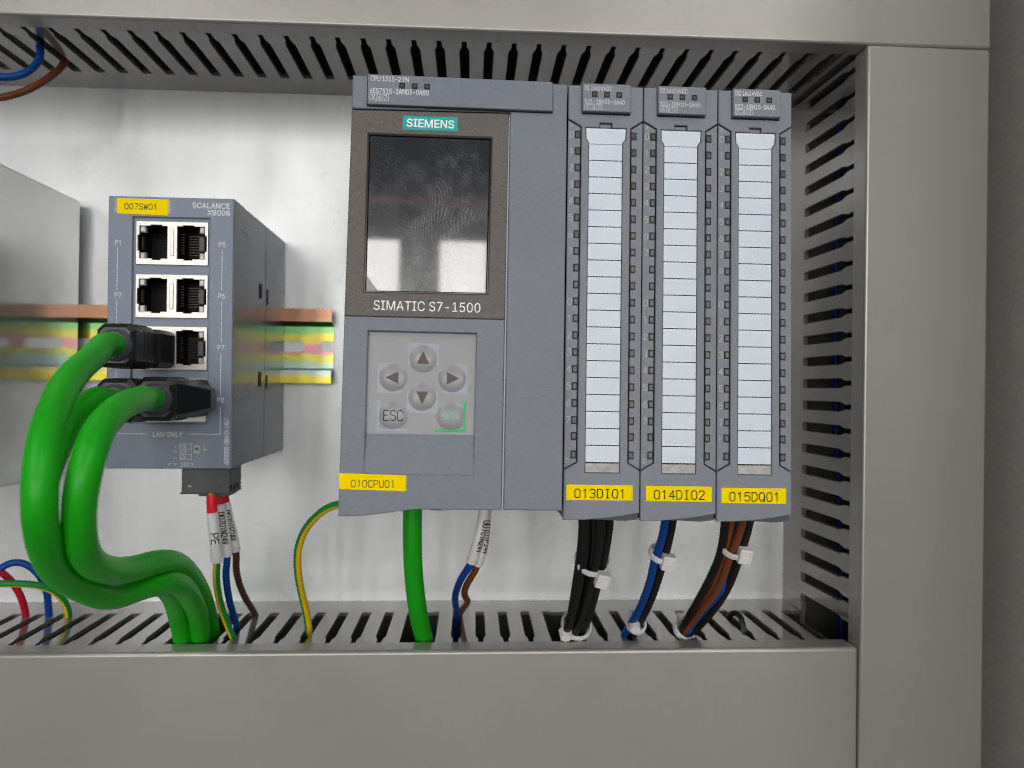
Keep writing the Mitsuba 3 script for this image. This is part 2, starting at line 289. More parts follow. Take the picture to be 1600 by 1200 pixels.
def tube(c, r, sides=20, cap=True):
    """A closed tube along the points c (radius r, or one per point)."""
    c = np.asarray(c, float); n = len(c); r = np.broadcast_to(r, (n,)); t, a, b = frames_along(c); th = np.arange(sides) * 2 * np.pi / sides
    v = c[:, None] + r[:, None, None] * (np.cos(th)[None, :, None] * a[:, None] + np.sin(th)[None, :, None] * b[:, None])
    i, j = np.meshgrid(np.arange(n - 1), np.arange(sides), indexing='ij'); k = (j + 1) % sides
    q = np.stack([i * sides + j, i * sides + k, (i + 1) * sides + k, (i + 1) * sides + j], -1).reshape(-1, 4)
    f = np.vstack([q[:, [0, 1, 2]], q[:, [0, 2, 3]]]); v = v.reshape(-1, 3)
    if cap:
        v = np.vstack([v, c[:1], c[-1:]]); s = np.arange(sides); s2 = (s + 1) % sides
        f = np.vstack([f, np.c_[np.full(sides, n * sides), s2, s], np.c_[np.full(sides, n * sides + 1), (n - 1) * sides + s, (n - 1) * sides + s2]])
    return trimesh.Trimesh(v, f, process=False)
def striped(c, r, c1, c2, lo, hi, twist=0., sides=28):
    """The two-coloured wire: colour c2 between the angles lo and hi round it."""
    m = tube(c, r, sides); n = len(c); th = (np.arange(sides) * 2 * np.pi / sides)[None] + np.linspace(0, twist, n)[:, None]
    on = ((th - lo) % (2 * np.pi)) < (hi - lo); col = np.where(on.reshape(-1)[:, None], c2, c1)
    return m, np.vstack([col, [c1], [c1]])
def cut_path(c, s0, s1):
    s = np.r_[0, np.cumsum(np.linalg.norm(np.diff(c, axis=0), axis=1))]
    t = np.linspace(s0, s1, max(6, int((s1 - s0) / .6)))
    return np.stack([np.interp(t, s, c[:, i]) for i in range(3)], 1)
def wrap_text(poly, c, r, start, facing, shift=0.):
    """Lettering laid on the round of a sleeve: the text's x runs along the centre line c from start mm, its y round the sleeve from the direction facing."""
    m = extr(poly, .02, .02).subdivide_to_size(.3); s = np.r_[0, np.cumsum(np.linalg.norm(np.diff(c, axis=0), axis=1))]; v = m.vertices; q = start + v[:, 0]
    ctr = np.stack([np.interp(q, s, c[:, i]) for i in range(3)], 1); tt = np.gradient(c, axis=0); tt /= np.linalg.norm(tt, axis=1, keepdims=True)
    t = np.stack([np.interp(q, s, tt[:, i]) for i in range(3)], 1); t /= np.linalg.norm(t, axis=1, keepdims=True)
    a = np.asarray(facing, float)[None] - t * (t @ np.asarray(facing, float))[:, None]; a /= np.linalg.norm(a, axis=1, keepdims=True); b = np.cross(a, t)
    # seen from outside with the line running down, the letters' tops point to the right
    th = -(v[:, 1] + shift) / r
    return trimesh.Trimesh(ctr + (r + v[:, 2])[:, None] * (np.cos(th)[:, None] * a - np.sin(th)[:, None] * b), m.faces, process=False)

# centre lines of cables and wires, in millimetres from the lens
PATHS = {
    'A': [[-114.3,280.0,12.9],[-113.7,266.0,12.0],[-112.6,250.0,11.1],[-111.4,234.0,8.6],[-105.3,206.0,-0.0],[-98.1,183.0,-12.2],[-95.0,175.0,-24.4],[-97.7,182.0,-36.7],[-102.7,200.0,-48.9],[-102.6,224.0,-60.7],[-100.4,238.0,-62.2],[-97.3,248.0,-62.8],[-96.8,262.0,-66.6],[-99.3,280.0,-76.0],[-103.4,300.0,-88.0],[-107.8,316.0,-102.5],[-112.1,330.0,-117.0]],
    'B': [[-99.7,280.0,-5.0],[-99.6,266.0,-4.1],[-97.4,246.0,-3.7],[-96.2,230.0,-4.3],[-92.8,208.0,-6.5],[-90.4,192.0,-11.5],[-88.6,183.0,-18.1],[-89.9,182.0,-26.8],[-92.4,188.0,-37.9],[-95.4,200.0,-45.7],[-97.2,216.0,-51.4],[-97.9,232.0,-54.3],[-97.2,246.0,-55.7],[-97.5,262.0,-59.8],[-99.2,280.0,-68.7],[-102.3,300.0,-80.7],[-106.9,322.0,-95.8],[-108.3,330.0,-106.2],[-112.6,345.0,-120.9]],
    'C': [[-114.0,280.0,-5.8],[-113.4,266.0,-4.9],[-111.6,250.0,-2.3],[-111.8,236.0,-4.5],[-113.4,226.0,-9.2],[-112.0,214.0,-17.7],[-112.7,208.0,-29.0],[-113.7,212.0,-42.8],[-115.7,226.0,-55.1],[-111.6,244.0,-65.8],[-106.5,254.0,-66.2],[-104.7,268.0,-68.6],[-107.9,288.0,-79.1],[-111.8,304.0,-91.1],[-113.9,314.0,-102.0],[-118.7,330.0,-116.9]],
    'G': [[-21.8,292.0,-32.7],[-21.7,292.0,-47.9],[-21.6,294.0,-63.8],[-20.9,298.0,-77.0],[-19.5,306.0,-91.7],[-17.8,318.0,-104.8],[-15.6,330.0,-118.9]],
    'PE1': [[-96.2,292.0,-40.4],[-96.0,292.0,-47.3],[-95.2,296.0,-66.8],[-96.2,298.0,-71.6],[-96.5,300.0,-76.3],[-97.0,306.0,-85.3],[-96.6,313.0,-94.9],[-95.2,318.0,-103.2],[-94.3,325.0,-111.3]],
    'BL1': [[-96.0,300.0,-41.5],[-95.7,300.0,-45.4],[-93.6,303.0,-66.1],[-94.7,305.0,-72.1],[-95.3,308.0,-77.8],[-96.4,316.0,-87.6],[-97.2,326.0,-97.5],[-98.5,336.0,-106.8],[-99.1,345.0,-116.7]],
    'BR1': [[-95.5,303.0,-41.9],[-94.9,303.0,-45.4],[-92.0,309.0,-66.4],[-93.0,312.0,-71.2],[-94.0,318.0,-78.2],[-94.8,330.0,-88.7],[-94.9,344.0,-99.0],[-95.1,350.0,-103.6],[-95.8,355.0,-111.4]],
    'GND': [[-42.6,296.0,-44.5],[-51.0,300.0,-45.7],[-57.8,304.0,-49.1],[-65.0,308.0,-56.8],[-68.2,310.0,-65.6],[-68.5,312.0,-74.5],[-68.0,318.0,-85.5],[-67.1,324.0,-95.9],[-67.0,328.0,-105.2],[-67.7,335.0,-114.9]],
    'BL2': [[5.4,288.0,-44.0],[5.2,288.0,-47.4],[3.4,290.0,-57.1],[0.4,294.0,-67.4],[-3.2,300.0,-74.5],[-5.7,318.0,-86.1],[-5.4,338.0,-98.0],[-5.5,349.0,-107.0],[-5.2,352.0,-115.2]],
    'BR2': [[6.2,291.0,-44.5],[6.0,291.0,-47.9],[5.2,293.0,-59.4],[2.9,298.0,-69.3],[-1.2,308.0,-79.3],[-1.8,318.0,-85.6],[-0.4,328.0,-91.0],[-2.4,338.0,-96.6],[-4.1,348.0,-102.9],[-4.4,352.0,-110.8]],
    'RD': [[-204.9,330.0,-72.7],[-198.1,336.0,-80.3],[-195.9,340.0,-85.0],[-194.3,345.0,-93.5],[-195.1,350.0,-102.2],[-195.9,352.0,-108.7]],
    'BU': [[-204.7,330.0,-88.6],[-198.1,336.0,-78.9],[-194.1,338.0,-76.7],[-190.7,340.0,-77.5],[-186.4,342.0,-81.7],[-184.4,346.0,-90.2],[-185.1,350.0,-102.8],[-185.6,352.0,-110.2]],
    'GY': [[-202.3,326.0,-83.4],[-194.5,330.0,-83.9],[-186.4,334.0,-85.0],[-179.9,338.0,-87.5],[-176.6,342.0,-91.9],[-175.3,346.0,-97.7],[-176.2,349.0,-103.4],[-177.4,352.0,-110.2]],
    'TB': [[-196.9,312.0,121.7],[-189.5,316.0,121.3],[-186.0,318.0,122.4],[-182.5,320.0,124.5],[-179.9,322.0,128.0],[-179.5,325.0,132.4],[-180.1,327.0,135.9],[-182.2,330.0,143.6]],
    'TR': [[-208.1,330.0,117.3],[-199.0,332.0,118.9],[-193.7,334.0,121.3],[-188.3,336.0,125.0],[-184.2,338.0,129.0],[-181.3,340.0,133.0],[-179.7,342.0,136.1],[-178.6,345.0,142.1]],
    'M1': [[44.5,272.0,-41.4],[45.7,276.0,-47.5],[46.2,284.0,-59.9],[45.4,292.0,-73.0],[43.9,304.0,-89.5],[41.8,320.0,-104.9],[41.6,335.0,-121.0]],
    'M2': [[71.8,272.0,-42.4],[72.7,276.0,-47.4],[72.5,284.0,-59.3],[71.4,294.0,-73.5],[70.8,306.0,-87.1],[68.1,322.0,-103.0],[68.2,338.0,-119.4]],
    'M3': [[97.0,272.0,-42.3],[98.0,276.0,-47.6],[97.3,282.0,-59.3],[95.7,290.0,-72.1],[94.2,304.0,-88.4],[91.1,318.0,-103.1],[91.2,335.0,-118.5]],
    'bkL': [[91.4,270.0,-40.8],[92.8,275.5,-48.0],[93.7,280.8,-56.7],[93.5,285.6,-64.5],[91.4,295.2,-77.6],[89.6,305.0,-88.6],[88.8,315.0,-98.2],[88.7,322.2,-105.3],[89.3,329.1,-112.2],[90.6,338.0,-122.4]],
    'br1': [[93.6,271.0,-41.0],[95.2,276.5,-48.1],[95.7,280.4,-54.5],[95.4,284.5,-61.6],[95.3,289.6,-69.0],[94.7,296.8,-78.5],[92.6,303.9,-86.5],[90.4,312.0,-94.6],[87.8,320.0,-102.4],[87.9,328.2,-110.5],[89.7,339.0,-122.7]],
    'br2': [[97.3,268.5,-40.6],[98.7,274.0,-47.7],[98.2,278.5,-55.1],[97.1,282.7,-62.1],[96.8,287.1,-68.4],[96.1,293.2,-76.6],[94.0,299.9,-84.1],[91.8,307.9,-92.3],[89.9,315.9,-100.0],[90.3,325.7,-109.7],[91.9,336.5,-121.8]],
    'bkR': [[100.5,269.5,-40.7],[101.7,275.0,-47.8],[101.5,280.1,-56.3],[101.1,285.1,-64.3],[100.7,290.3,-71.9],[99.7,297.9,-81.1],[97.4,306.5,-90.4],[94.6,316.1,-99.6],[92.7,321.7,-105.1],[92.5,328.6,-112.1],[93.9,337.5,-122.2]],
    'bkR2': [[99.5,272.5,-41.2],[100.8,278.0,-48.4],[100.5,283.6,-57.8],[100.1,288.5,-65.6],[99.5,293.8,-73.2],[98.0,301.2,-82.2],[95.7,309.5,-91.3],[93.4,318.7,-100.1],[92.3,324.3,-105.7],[92.2,330.5,-111.9],[93.9,340.5,-123.3]],
    'bl': [[96.4,273.2,-41.3],[98.0,278.7,-48.5],[98.5,284.0,-57.4],[99.0,288.8,-65.2],[99.7,293.0,-71.3],[98.1,293.2,-76.1],[96.6,297.7,-81.3],[93.8,303.4,-87.7],[91.9,310.8,-94.8],[91.3,318.0,-101.8],[91.5,326.2,-109.9],[93.5,337.0,-122.0]],
    'b2bl': [[69.6,269.0,-40.8],[70.4,274.0,-47.1],[70.4,279.0,-55.2],[69.1,283.4,-62.6],[69.2,289.0,-70.6],[68.7,295.0,-78.3],[67.7,304.0,-88.3],[66.2,313.2,-97.0],[65.2,318.4,-102.1],[64.7,325.4,-108.9],[65.7,337.0,-121.9]],
    'b2bk': [[72.6,270.0,-40.9],[73.3,275.0,-47.3],[73.2,280.8,-56.8],[72.6,287.0,-66.5],[72.2,292.0,-73.5],[71.7,299.0,-81.8],[70.7,306.6,-90.1],[69.3,316.2,-99.3],[68.3,321.4,-104.4],[67.2,328.0,-110.9],[67.6,338.0,-122.2]],
    'b2bk2': [[71.7,272.5,-41.3],[72.6,277.5,-47.7],[72.4,283.0,-56.7],[71.4,288.1,-65.0],[71.3,293.5,-72.9],[70.6,300.0,-80.8],[69.5,308.3,-90.1],[68.3,317.9,-99.3],[67.5,323.1,-104.4],[66.4,329.7,-110.9],[67.3,340.5,-123.1]],
    'loop': [[117.9,349.0,-113.2],[117.1,345.0,-106.1],[117.8,343.0,-101.4],[120.1,341.0,-99.1],[121.3,338.0,-100.3],[119.8,330.0,-102.9],[116.0,318.0,-103.2],[115.5,316.0,-106.6]],
    'm1t1c': [[46.3,285.6,-64.5]],
    'm1t1h': [[49.2,282.2,-70.4]],
    'm1t2c': [[44.2,313.4,-96.5]],
    'm1t2h': [[39.2,308.4,-98.8]],
    'm2t1c': [[70.9,283.4,-61.1]],
    'm2t1h': [[73.4,281.2,-63.6]],
    'm2t2c': [[68.8,313.0,-96.2]],
    'm2t2h': [[67.4,309.1,-96.0]],
    'm3t1c': [[98.4,281.6,-58.1]],
    'm3t1h': [[101.1,278.2,-60.4]],
    'm3t2c': [[90.2,318.0,-100.4]],
    'ferr': [[-97.2,290.0,-41.5],[-93.4,290.0,-47.1]],
}


# ------------------------------------------------------------------ cabinet: mounting plate and side wall
plate_m = man(cube(-330, 238, 373, 375.5, -270, 270))
structure('mounting_plate', plate_m, 'galvanised')
side = cube(232, 234, 40, 380, -290, 290)
structure('cabinet_wall', man(side), 'textured_paint')

# ------------------------------------------------------------------ wiring ducts
def slot_row(lo, hi, phase, pitch, skip=(), extra=()):
    out = []; k = math.ceil((lo - phase) / pitch)
    while phase + k * pitch < hi:
        c = phase + k * pitch
        if not any(a < c < b for a, b in skip): out.append(c)
        k += 1
    return out
def slotted(lo, hi, y0, y1, slots, openings=(), w=4.2, deep=354., neck=318., front=303.):
    """A duct side in the plane (length, depth): slots open out of a rounded end near the plate and narrow before the lid."""
    body = sbox(lo, y0, hi, y1); cuts = []
    for c in slots:
        h = w / 2
        cuts.append(unary_union([LineString([(c, deep - 1.2), (c, neck)]).buffer(1.2, quad_segs=5).buffer(h - 1.2, join_style=1, quad_segs=4).intersection(sbox(c - h, neck + 1.2, c + h, deep)),
                                 Polygon([(c - h, neck + 1.5), (c + h, neck + 1.5), (c + h * .5, neck - 2.2), (c + h * .5, front), (c - h * .5, front), (c - h * .5, neck - 2.2)])]))
    for a, b in openings: cuts.append(sbox(a, front + 6, b, deep - 1))
    return body.difference(unary_union(cuts))
def wall_mesh(poly, t): return extr(poly.simplify(.02), t, 0)
def remap(m, fn): v = np.array(m.vertices); return trimesh.Trimesh(fn(v), m.faces, process=False)
def tilt(m, deg, axis, about): m = m.copy(); m.apply_transform(trimesh.transformations.rotation_matrix(math.radians(deg), axis, about)); return m
def tray(m): return m

ROT = .17
# below
d = thing('wiring_duct', 'grey wiring duct along the bottom with cables dropping through its slotted top', 'wiring duct')
bot_slots = slot_row(-256, 152, -5.2, 10.27)
w = slotted(-262, 155, 300.9, 372.6, bot_slots, [(-27.8, -13.5), (34.0, 48.4), (-120.6, -101.5), (145.5, 156)])
m = remap(wall_mesh(w, 1.6), lambda v: np.c_[v[:, 0], v[:, 1], -103.0 - v[:, 2]]); m.invert()
part(d, 'slotted_side', tilt(m, -ROT, [0, 1, 0], [-40, 0, -103]), 'duct_wall')
b = cube(-262, 155, 371, 372.6, -184, -104.7) + cube(-262, 155, 301, 371, -184, -182.4)
part(d, 'back_tray', man(b), 'duct_inside')
lid = hull_box(-270, 155.6, 299.6, 330, -190, -102.2, 1.6, 20) - hull_box(-300, 154.2, 301.0, 340, -189, -103.0 + .02, .8, 12) - cube(-300, 200, 309.5, 340, -230, 0)
lid_m = man(lid)
part(d, 'cover', tilt(lid_m, -ROT, [0, 1, 0], [-40, 0, -103]), 'duct_cover', smooth=35)
# above
d = thing('wiring_duct', 'grey wiring duct along the top edge, its shadowed slotted underside above the modules', 'wiring duct')
top_slots = slot_row(-256, 150, 5.3, 10.2)
w = slotted(-262, 207.4, 300.9, 372.6, top_slots)
m = remap(wall_mesh(w, 1.6), lambda v: np.c_[v[:, 0], v[:, 1], 140.2 + v[:, 2]])
part(d, 'slotted_side', tilt(m, -ROT, [0, 1, 0], [0, 0, 140]), 'duct_wall')
b = cube(-262, 207.4, 371, 372.6, 141.9, 222) + cube(-262, 207.4, 301, 371, 220.4, 222)
part(d, 'back_tray', man(b), 'duct_inside')
lid = hull_box(-270, 208.2, 299.6, 330, 139.5, 230, 1.2, 20) - hull_box(-300, 206.8, 301.0, 340, 140.2 - .02, 229, .8, 12) - cube(-300, 300, 309.5, 340, 0, 250)
part(d, 'cover', tilt(man(lid), -ROT, [0, 1, 0], [0, 0, 140]), 'duct_cover', smooth=35)
# right
d = thing('wiring_duct', 'upright grey wiring duct at the right with horizontal slots and a smooth cover', 'wiring duct')
zs = slot_row(-240, 136.5, 124.4, 10.03)
w = slotted(-262, 138.6, 300.9, 372.6, zs, [(-106, -97)], w=4.3)
def upright(v):                                                     # the side splays a little towards the plate
    return np.c_[157.6 - (v[:, 1] - 301) / 71 * 2.6 + v[:, 2], v[:, 1], v[:, 0]]
m = remap(wall_mesh(w, 2.1), upright)
m.invert()
part(d, 'slotted_side', m, 'duct_wall')
b = cube(157, 206, 371, 372.6, -262, 138.6) + cube(204.6, 206, 301, 371, -262, 138.6)
part(d, 'back_tray', man(b), 'duct_inside')
lid = hull_box(156.9, 207.9, 299.6, 330, -275, 139.9, 1.2, 20) - hull_box(158.2 - .65, 206.6, 301, 340, -300, 300, .8, 12) - cube(100, 300, 309.5, 340, -300, 300)
part(d, 'cover', tilt(man(lid), .12, [0, 1, 0], [157, 0, 140]), 'duct_cover', smooth=35)
for i, (x, yt, yb, mt, nm) in enumerate([(171, 356, 343, 'wire_blue', 'blue'), (176, 350, 338, 'wire_black', 'black'), (174, 336, 330, 'wire_red', 'red')]):
    top = 128 if i == 2 else 134; bot = 92 if i == 2 else -180
    c = smooth_path([(x + 2, yt, top), (x, (yt * 2 + yb) / 3 + 2, top * .6 + bot * .4), (x + 1, (yt + 2 * yb) / 3, top * .3 + bot * .7), (x - 1, yb, bot)], 3)
    single('duct_wire', nm + ' wire glimpsed through the slots of the right-hand duct', 'wire', tube(c, 1.4, 12), mt, smooth=True)

# ------------------------------------------------------------------ DIN rail
rail = thing('mounting_rail', 'iridescent yellow top-hat rail with oblong holes behind the switch', 'mounting rail')
RM = frame((-66.3, 373, 1.2), (0, 0, 0))                           # origin: bottom right corner on the plate
prof = [(0, 7.5), (0, 6.5), (5.0, 6.5), (6.2, 0.15), (28.0, .15), (30, 6.5), (35, 6.5), (35, 7.5), (29, 7.5), (27.0, 1.15), (7.2, 1.15), (6, 7.5)]
pm = trimesh.creation.extrude_polygon(Polygon(prof), 260, engine='earcut')   # (v, w) profile swept along u
v = np.array(pm.vertices); pm = trimesh.Trimesh(np.c_[-v[:, 2], v[:, 0], v[:, 1]], pm.faces, process=False)
rm = m3.Manifold(m3.Mesh(np.asarray(pm.vertices, np.float32), np.asarray(pm.faces if pm.volume > 0 else pm.faces[:, ::-1], np.uint32)))
for k in range(-1, 12):
    u = -25.5 - 25 * k + 3
    hole = m3.Manifold.batch_hull([m3.Manifold.cylinder(3, 2.6, 2.6, 24).translate((u + q, 17.5, -.5)) for q in (-6.5, 6.5)])
    rm = rm - hole
part(rail, 'profile', man(rm), 'chromated_steel', RM)

# ------------------------------------------------------------------ device housing at the left edge
h = thing('device_case', 'shiny grey sheet-metal device case cut off by the left edge', 'metal case')
bx = hull_box(-252, -182.6, 236, 367, -41.6, 84.6, 1.6, 16)
part(h, 'housing', man(bx), 'sheet_steel', smooth=30)
part(h, 'front_cover', man(hull_box(-252.6, -182.2, 200, 303, 84.8, 86.0, .5, 8)), 'plastic_dark')
part(h, 'front_panel', man(hull_box(-251, -184, 232, 235.8, -40, 83, 1, 10)), 'plastic_switch_side', smooth=30)

# ------------------------------------------------------------------ ethernet switch
SW = frame((-133.84, 288.48, 68.68), (.02, -.22, .93))
s = thing('ethernet_switch', 'blue-grey eight-port network switch with three black plugs in its lower ports', 'network switch')
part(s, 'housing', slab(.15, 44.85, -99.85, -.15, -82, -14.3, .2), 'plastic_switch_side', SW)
SIDE = np.eye(4)
port_v = [-8.9, -28.45, -47.6, -66.7]
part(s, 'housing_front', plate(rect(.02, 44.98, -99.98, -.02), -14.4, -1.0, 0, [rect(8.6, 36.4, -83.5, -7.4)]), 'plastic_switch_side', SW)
fp = plate(rect(0, 45, -100, 0), -1.0, 0, .3, [rect(8.7, 36.3, -83.4, -7.5)])
part(s, 'front_panel', fp, 'plastic_switch', SW)
part(s, 'port_recess', plate(rect(8.7, 36.3, -83.4, -7.5), -5.9, -1.1, 0, [rect(a, b, q - 14.75, q - .75) for q in port_v for a, b in ((9.95, 21.75), (23.85, 35.65))]), 'plastic_switch', SW)
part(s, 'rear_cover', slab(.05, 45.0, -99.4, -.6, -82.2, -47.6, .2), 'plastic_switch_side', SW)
for vv in (-26.2, -63.3):
    for ww, hh, dv in ((-37.5, 4.0, 0), (-48.8, 3.2, -1.2)):
        m = remap(slab(0, hh, -6.2, 0, 0, .25), lambda q, ww=ww, vv=vv, dv=dv: np.c_[44.9 + q[:, 2], vv + dv + q[:, 1], ww - q[:, 0]])
        part(s, 'side_opening', m, 'black_hole', SW)
# raised moulding marks on the right side: rules and bars
mk = []
for v0, w0, w1, th in ((-7, -6, -26, .25), (-13, -6, -26, .25), (-22.5, -16, -26, .2), (-26, -16, -26, .2), (-75.2, -4, -26, .3), (-79.5, -4, -26, .3), (-83.5, -4, -24, .3), (-73, -9, -16, 1.2), (-73, -18, -24, 2.2), (-69, -19, -24, 2.0), (-90, -9, -20, .3), (-94, -8, -16, .3), (-10, -11, -20, 2.0)):
    mk.append(remap(slab(0, w0 - w1, -th / 2, th / 2, 0, .12), lambda q, v0=v0, w0=w0: np.c_[44.86 + q[:, 2], v0 + q[:, 1], w0 - q[:, 0]]))
part(s, 'moulded_mark', cat_mesh(mk), 'plastic_switch', SW)
single_socket = {}
def port_block(v0, k):
    u0, u1, hgt = 9.85, 35.75, 16.0
    def hole(mir):
        f = (lambda x: x) if not mir else (lambda x: 45.6 - x)
        pts = [(21.0, -1.75), (21.0, -13.7), (18.6, -13.7), (18.6, -14.2), (15.6, -14.2), (15.6, -13.7), (11.1, -13.7), (11.1, -10.9), (10.45, -10.9), (10.45, -5.2), (11.1, -5.2), (11.1, -1.75), (15, -1.75), (15, -1.35), (19, -1.35), (19, -1.75)]
        q = [(f(a), b + v0) for a, b in pts]; return q[::-1] if mir else q
    pb = part(s, 'port_block', plate(rect(u0, u1, v0 - hgt, v0), -1.05, -.25, .13, [hole(False), hole(True)]), 'tin_shield', SW)
    rib = [(22.8 + .75 * math.cos(t), v0 - 8 + (4.1 if math.sin(t) > 0 else -4.1) + .75 * math.sin(t)) for t in np.linspace(0, 2 * np.pi, 25)[:-1]]
    part(pb, 'centre_rib', plate(rib, -.3, .05, .2), 'tin_shield', SW)
    for mir in (False, True):
        f = (lambda a, b: (a, b)) if not mir else (lambda a, b: (45.6 - b, 45.6 - a))
        a, b = f(10.2, 21.5)
        cav = cube(a - .2, b + .2, v0 - 14.6, v0 - .9, -13.5, -1.06) - cube(a + .4, b - .4, v0 - 14.1, v0 - 1.4, -12.9, 1)
        part(pb, 'socket', man(cav), 'socket_inside', SW)
        for dv in (-2.9, -12.7):
            a, b = f(11.2, 13.1)
            part(pb, 'indicator_light', slab(a, b, v0 + dv - 1.2, v0 + dv + 1.2, -2.5, -.55, .35), 'led_clear', SW)
        if mir:
            cs = [cube(26.4, 31.2, v0 - 4.2 - i * 1.02, v0 - 3.9 - i * 1.02, -8 + .1, -7.4) for i in range(8)] + [cube(24.9, 26.0, v0 - 4.2 - i * 1.02, v0 - 3.9 - i * 1.02, -4, -3.5) for i in range(8)]
            part(pb, 'contacts', man(m3.Manifold.compose(cs)), 'gold_contact', SW)
            part(pb, 'latch_guide', slab(32.0, 34.2, v0 - 10.8, v0 - 5.2, -3.5, -1.2, .3), 'plastic_dark', SW)
        else: part(pb, 'latch_guide', slab(11.3, 12.3, v0 - 10.6, v0 - 5.4, -3.5, -1.4, .3), 'socket_inside', SW)
for k, v0 in enumerate(port_v): port_block(v0, k)
# yellow tape label over a pale printed field
part(s, 'printed_field', slab(2.3, 22.2, -6.0, -1.4, -.05, .02), 'clear_tail', SW)
tl = part(s, 'name_label', plate([(3.16, -.80), (21.44, -.91), (21.3, -6.75), (3.1, -6.44)], 0, .18, .03), 'label_yellow', SW)
labels[tl] = {'label': 'yellow tape label reading 007SW01'}
part(tl, 'lettering', flat(letters('007SW01', 5.9, -4.75, 2.0, 11.5, .27), .18), 'ink_black', SW)
pr = []
for i in range(2): pr.append(letters('P%d' % (i + 1), 2.7, [-18.0, -37.2][i], 1.7, 2.1, .22))
for i in range(4): pr.append(letters('P%d' % (i + 5), 39.8, [-17.9, -36.9, -56.0, -75.4][i], 1.7, 2.2, .24))
seg = [[(3.4, -19), (3.4, -34.8)], [(3.4, -38), (3.4, -53)], [(3.4, -57.5), (3.4, -72)], [(3.4, -77), (3.4, -87.2), (14.8, -87.2)], [(29.3, -87.2), (40.9, -87.2), (40.9, -77)], [(40.9, -19), (40.9, -34.2)], [(40.9, -38.2), (40.9, -53.4)], [(40.9, -57.2), (40.9, -72.8)]]
pr.append(lines(seg, .22));
for i in range(3):
    a = -90.8 - i * 1.95
    pr += [lines([[(26.5, a), (30.7, a), (30.7, a - 1.95), (26.5, a - 1.95), (26.5, a)], [(28.6, a), (28.6, a - 1.95)]], .14), Point(27.5, a - 1).buffer(.75).difference(Point(27.5, a - 1).buffer(.55)), letters('iML'[i], 24.6, a - 1.5, 1.0, .9, .12)]
pr += [letters('L', 35.3, -93.1, 1.7, .9, .18), letters('= 24V', 24.5, -99.2, 1.6, 5.3, .16, 1.2), lines([[(22.7, -99.2), (22.7, -98.0), (24, -98.0)], [(30.2, -98.0), (31.0, -98.0), (31.0, -99.2)]], .16)]
tx = letters('6GX5008-0BA10-1AB7', 0, 0, 1.5, 17.0, .22, 1.4)
from shapely import affinity
pr.append(affinity.translate(affinity.rotate(tx, 90, origin=(0, 0)), 44.0, -98.4))
part(s, 'print', cat_mesh([flat(unary_union(pr)), type_mesh('SCALANCE', 30.0, -3.75, 1.95, 13.6, True), type_mesh('XB008', 35.4, -6.3, 1.95, 8.2, True), type_mesh('LAN ONLY', 16.8, -88.2, 1.75, 10.7, True)]), 'ink_white', SW)
lt = part(s, 'status_light', slab(31.6, 33.7, -94.3, -91.3, -.1, .08, .03), 'clear_tail', SW)
part(lt, 'window', slab(32.1, 33.2, -93.2, -92.2, 0, .12), 'ink_brown', SW)
# power terminal plugged into the underside
tb = part(s, 'terminal_plug', man(hull_box(26.7, 44.0, -109.4, -100.1, -17, -1.5, .3, 8) + hull_box(32.4, 43.4, -110.6, -108, -15, -3, .3, 8) + hull_box(26.0, 44.6, -109.6, -108.9, -16, -1.8, .25, 8)), 'plastic_terminal', SW)
for i in range(3): part(tb, 'test_opening', man(cube(43.9, 44.12, -108.6, -106.4, -5.0 - i * 3.9, -2.6 - i * 3.9)), 'black_hole', SW)
part(tb, 'catch', man(cube(29.2, 30.2, -106.9, -106.3, -1.6, -1.3)), 'ink_dim', SW)

